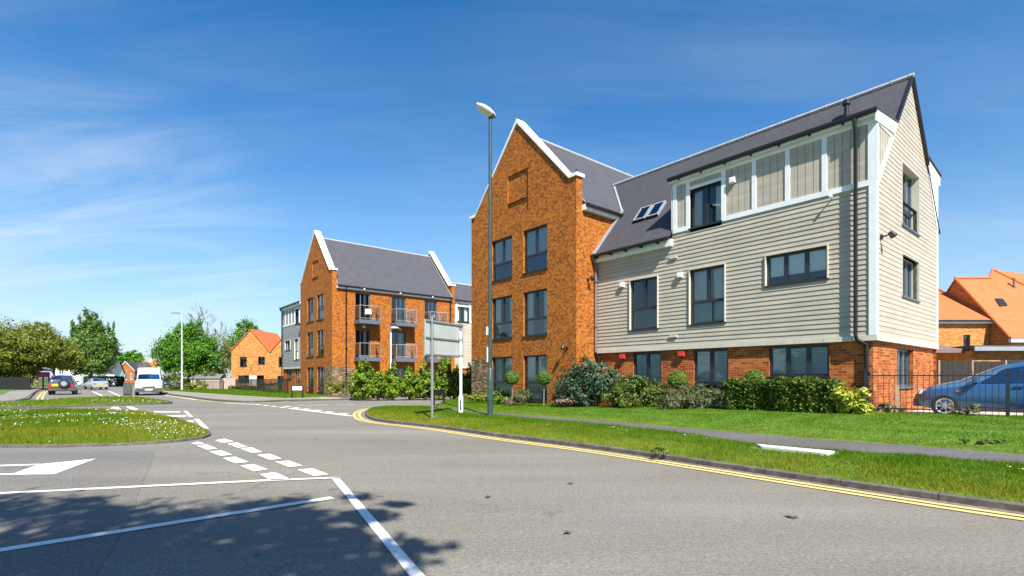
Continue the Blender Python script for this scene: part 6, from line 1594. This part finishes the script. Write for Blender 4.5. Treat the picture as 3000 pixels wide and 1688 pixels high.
# houses behind the parking court
HA = thing('brick_house', 'lower brick house with clay roof behind the board fence next to the flats', 'house', (0, 0, 0.2))
b = MB(); YA, XR, EA = 34.5, 32.3, 5.05
wall(b, (20, YA, 0), (1, 0, 0), XR-20, 0, EA, [(10.55, 11.02, 3.05, 3.98)], 0, 0.1); wall(b, (20, YA+8, 0), (0, -1, 0), 8, 0, EA); b.build('wall', M['brick_far'], HA)
b = MB(); pt_ = 0.63
b.face([(19.5, YA-0.3, EA-0.1), (XR+0.05, YA-0.3, EA-0.1), (XR+0.05, YA+4.2, EA-0.1+pt_*4.5), (19.5, YA+4.2, EA-0.1+pt_*4.5)]); b.face([(XR+0.05, YA+4.2, EA-0.1+pt_*4.5), (XR+0.05, YA+8.7, EA-0.1), (19.5, YA+8.7, EA-0.1), (19.5, YA+4.2, EA-0.1+pt_*4.5)])
b.tube([(XR+0.02, YA-0.3, EA-0.05), (XR+0.02, YA+4.2, EA-0.03+pt_*4.5)], 0.07, 6); b.build('roof', M['clay'], HA)
b = MB(); b.box(19.5, XR+0.1, YA-0.28, YA-0.02, EA-0.32, EA-0.13); b.build('fascia', M['trim'], HA)
b = MB(); b.tube([(19.5, YA-0.36, EA-0.14), (XR+0.05, YA-0.36, EA-0.14)], 0.06, 8); b.build('gutter', M['black'], HA)
hwin(HA, 30.55, YA, 3.05, 0.47, 0.93, mull=())
HB_ = thing('brick_house', 'taller brick house with a big clay roof and skylight at the right edge', 'house', (0, 0, 0.2))
b = MB(); XB = 32.4; za = lambda y: 3.66+1.12*(y-33)
wall(b, (XB, 33.15, 0), (1, 0, 0), 10, 0, 3.7); wall(b, (XB, 41.3, 0), (0, -1, 0), 8.15, 0, 3.7); b.face([(XB, 41.3, 3.7), (XB, 33.15, 3.7), (XB, 37.15, za(37.15)-0.08)]); wall(b, (XB+10, 33.15, 0), (0, 1, 0), 8.15, 0, 3.7)
b.build('wall', M['brick_far'], HB_)
b = MB(); X0 = XB-0.12
b.face([(X0, 33, za(33)), (40.0, 33, za(33)), (36.8, 36.6, za(36.6)), (35.7, 37.86, za(37.86)), (34.84, 37.15, za(37.15)), (X0, 37.15, za(37.15))])
b.face([(40.0, 33, za(33)), (44, 33, za(33)), (44, 38, za(37)), (36.8, 36.6, za(36.6))]); b.face([(X0, 37.15, za(37.15)), (34.84, 37.15, za(37.15)), (38, 41.3, za(33)), (X0, 41.3, za(33))]); b.face([(34.84, 37.15, za(37.15)), (35.7, 37.86, za(37.86)), (37, 41, za(35)), (36, 41.3, za(33))]); b.face([(35.7, 37.86, za(37.86)), (36.8, 36.6, za(36.6)), (44, 38, za(37)), (40, 41, za(35))])
b.tube([(X0, 33, za(33)+0.02), (X0, 37.15, za(37.15)+0.03)], 0.08, 6); b.tube([(X0, 37.15, za(37.15)+0.03), (34.84, 37.15, za(37.15)+0.03)], 0.1, 6); b.tube([(35.7, 37.86, za(37.86)+0.03), (40, 33, za(33)+0.03)], 0.09, 6); b.tube([(34.84, 37.15, za(37.15)+0.03), (35.7, 37.86, za(37.86)+0.03)], 0.09, 6)
rf = b.build('roof', M['clay'], HB_)
b = MB(); b.box(X0, 44, 32.95, 33.15, za(33)-0.28, za(33)-0.06); b.build('fascia', M['trim'], HB_)
def roofpt(u, v):
    k, w = (u-1500)/1493, (1106-v)/1493; y = (33*1.12-3.66-0.2+1.3)/(1.12-w); return Vector((k*y, y, 1.3+w*y-0.2))
sk = [roofpt(*q) for q in ((2914, 877), (2935, 878), (2950, 897), (2929, 899))]
up_ = Vector((0, -1.12, 1)).normalized()
b = MB(); b.prism([p+up_*0.02 for p in sk[::-1]], up_*0.08); f = b.build('roof_window', M['frame'], rf)
c_ = sum(sk, Vector())/4; b = MB(); b.face([c_+(p-c_)*0.78+up_*0.105 for p in sk[::-1]]); b.build('pane', M['glass'], f)
q = roofpt(2971, 843); b = MB(); b.lathe(q-Vector((0, 0, 0.2)), (0, 0, 1), [(0.10, 0), (0.10, 0.4), (0.07, 0.42), (0.07, 0.75), (0.12, 0.76), (0.10, 0.9), (0, 0.9)], 10); b.build('vent_pipe', M['soffit'], rf)
b = MB(); b.face([(28, 46, 5), (37.6, 46, 8.9), (37.6, 50, 5.0), (28, 50, 2)]); b.prism([(27.0, 44, 0), (38.5, 44, 0), (38.5, 44, 6.2), (36.5, 44, 9.05), (27, 44, 7.6)], (0, 4, 0))
HC = thing('brick_house', 'house with a shaded red roof half hidden behind the lower brick house', 'house', (0, 0, 0.2)); 
b = MB(); b.box(27.5, 38.0, 44.2, 50, 0, 5.5); b.build('wall', M['brick_far'], HC)
b = MB(); b.face([(27, 43.9, 5.4), (38.3, 43.9, 5.4), (38.3, 47, 9.35), (33.0, 47, 9.35)]); b.face([(27, 43.9, 5.4), (33.0, 47, 9.35), (27, 50.2, 5.4)]); b.face([(38.3, 47, 9.35), (38.3, 50.2, 5.4), (27, 50.2, 5.4), (33, 47, 9.35)]); b.build('roof', M['clay'], HC)
GA = thing('garage', 'flat-roofed brick garage with a lean-to canopy behind the board fence', 'garage', (0, 0, 0.2))
b = MB(); wall(b, (27.3, 30.2, 0), (1, 0, 0), 14, 0, 2.75, [(1.65, 4.6, 0, 2.15)], 0, 0.1); wall(b, (27.3, 34.5, 0), (0, -1, 0), 4.3, 0, 2.75); b.build('wall', M['brick_far'], GA)
b = MB(); b.box(27.0, 42, 29.8, 34.6, 2.78, 2.98); b.build('roof', M['plastic'], GA)
b = MB(); b.box(27.0, 42, 29.72, 29.8, 2.66, 2.90); b.build('fascia', M['lead'], GA)
b = MB(); b.box(28.95, 31.9, 30.3, 30.34, 0, 2.14); b.build('garage_door', M['maststeel'], GA)
b = MB(); b.obox((25.0, 30.6, 2.72), (2.2, 0, 0.0), (0, 3.6, 0.7), (0, 0, 0.10)); b.box(24.95, 27.2, 30.52, 30.6, 2.58, 2.84); b.build('canopy', M['soffit'], GA)
# distant houses
def simple_house(label, pos, w, d, ez, rz_, wallm, roofm, along=True, ang=0.0, wins=()):
    t = thing('house', label, 'house', tuple(pos), ang); b = MB(); hl = [(x, x+ww, z, z+hh) for x, z, ww, hh in wins]
    wall(b, (0, 0, 0), (1, 0, 0), w, 0, ez, hl, 0, 0.1); wall(b, (w, 0, 0), (0, 1, 0), d, 0, ez); wall(b, (0, d, 0), (0, -1, 0), d, 0, ez); wall(b, (w, d, 0), (-1, 0, 0), w, 0, ez)
    if along:
        b.face([(w, 0, ez), (w, d, ez), (w, d/2, rz_)]); b.face([(0, d, ez), (0, 0, ez), (0, d/2, rz_)])
    else:
        b.face([(0, 0, ez), (w, 0, ez), (w/2, 0, rz_)]); b.face([(w, d, ez), (0, d, ez), (w/2, d, rz_)])
    b.build('wall', M[wallm], t); r = MB(); o = 0.25
    if along:
        r.face([(-o, -o, ez-0.15), (w+o, -o, ez-0.15), (w+o, d/2, rz_+0.06), (-o, d/2, rz_+0.06)]); r.face([(w+o, d+o, ez-0.15), (-o, d+o, ez-0.15), (-o, d/2, rz_+0.06), (w+o, d/2, rz_+0.06)])
    else:
        r.face([(w+o, -o, ez-0.15), (w+o, d, ez-0.15), (w/2, d, rz_+0.06), (w/2, -o, rz_+0.06)]); r.face([(-o, d, ez-0.15), (-o, -o, ez-0.15), (w/2, -o, rz_+0.06), (w/2, d, rz_+0.06)])
        for s, xe in ((1, w+o), (-1, -o)): r.prism([(xe, -o-0.02, ez-0.3), (w/2, -o-0.02, rz_-0.1), (w/2, -o-0.02, rz_+0.08), (xe, -o-0.02, ez-0.12)], (0, 0.05, 0), 1)
    r.build('roof', [M[roofm], M['trim']], t)
    for x, z, ww, hh in wins: window(t, None, (x, 0, z), (1, 0, 0), ww, hh, 0.05, (0.33, 0.66) if ww > 1.2 else (0.5,), None, 'blind', True, fr='trim')
    return t
simple_house('distant white rendered house behind the off-roader', tp(158, 100)+Vector((0, 0, 0)), 5.2, 8, 3.4, 5.4, 'render', 'slate', False, 0, [(0.9, 2.2, 1.0, 1.2)])
simple_house('distant white rendered house with slate roof under the tallest dark tree', tp(226, 104), 7, 3, 2.6, 5.0, 'render', 'slate', True, 0.12, [(0.7, 0.9, 1.4, 1.3), (4.2, 0.9, 1.3, 1.2)])
simple_house('distant red brick gabled house with white window frames', tp(345, 138), 4.3, 9, 3.6, 5.9, 'brick_red', 'slate', False, 0.06, [(0.5, 1.1, 1.9, 1.5), (3.2, 1.1, 0.8, 1.9), (1.9, 3.7, 0.7, 0.9)])
simple_house('distant house with bright orange roof and white gable beyond the van', tp(382, 150), 8.2, 7, 3.4, 6.5, 'render', 'clay', True, -0.35, [(1.5, 1.0, 1.3, 1.2), (4.5, 1.0, 1.3, 1.2)])
b = MB(); b.box(-0.5, 0.5, -0.4, 0.4, 0, 2.2); b.box(-0.55, 0.55, -0.45, 0.45, 2.2, 2.35)
for ch in [o for o in bpy.data.objects if o.get('label', '').startswith('distant house with bright orange')]:
    cb = b.build('chimney', M['render'], [c for c in ch.children if c.name.startswith('roof')][0]); cb.location = (3.8, 3.4, 5.0)

# things on the balconies (each stands on its own)
def world_b2(x, y, z): return C2+AX*x+AY*y+Vector((0, 0, 0.04+z))
def chair(pos, rz, mat, label, group=None):
    t = thing('garden_chair', label, 'chair', tuple(pos), rz, group)
    b = MB(); b.box(-0.24, 0.24, -0.24, 0.24, 0.40, 0.45); b.build('seat', M[mat], t)
    b = MB(); b.prism([(-0.24, 0.22, 0.45), (0.24, 0.22, 0.45), (0.22, 0.30, 0.90), (-0.22, 0.30, 0.90)], (0, 0.03, 0)); b.build('backrest', M[mat], t)
    for x in (-0.21, 0.21):
        for y in (-0.21, 0.21): b = MB(); b.box(x-0.02, x+0.02, y-0.02, y+0.02, 0, 0.40); b.build('leg', M[mat], t)
(a0, c0, _), (a1, c1, _), (a2, c2, _) = BAL[1], BAL[3], BAL[5]
chair(world_b2(0.5, a0+0.9, 5.42), RZ_B+1.2, 'cream', 'cream chair on the upper left balcony')
chair(world_b2(0.5, a1+1.25, 5.42), RZ_B-0.6, 'white', 'white chair on the upper middle balcony')
chair(world_b2(0.55, a2+1.0, 5.42), RZ_B+2.6, 'white', 'white chair on the upper right balcony')
b = MB(); b.lathe((0, 0, 0), (0, 0, 1), [(0, 0), (0.13, 0), (0.17, 0.28), (0.15, 0.28), (0.14, 0.24), (0, 0.24)], 14)
o = tag(b.build('flower_pot', M['white'], smooth=True), 'white plant pot on the upper middle balcony', 'plant pot'); o.location = world_b2(0.55, a1+0.55, 5.42)
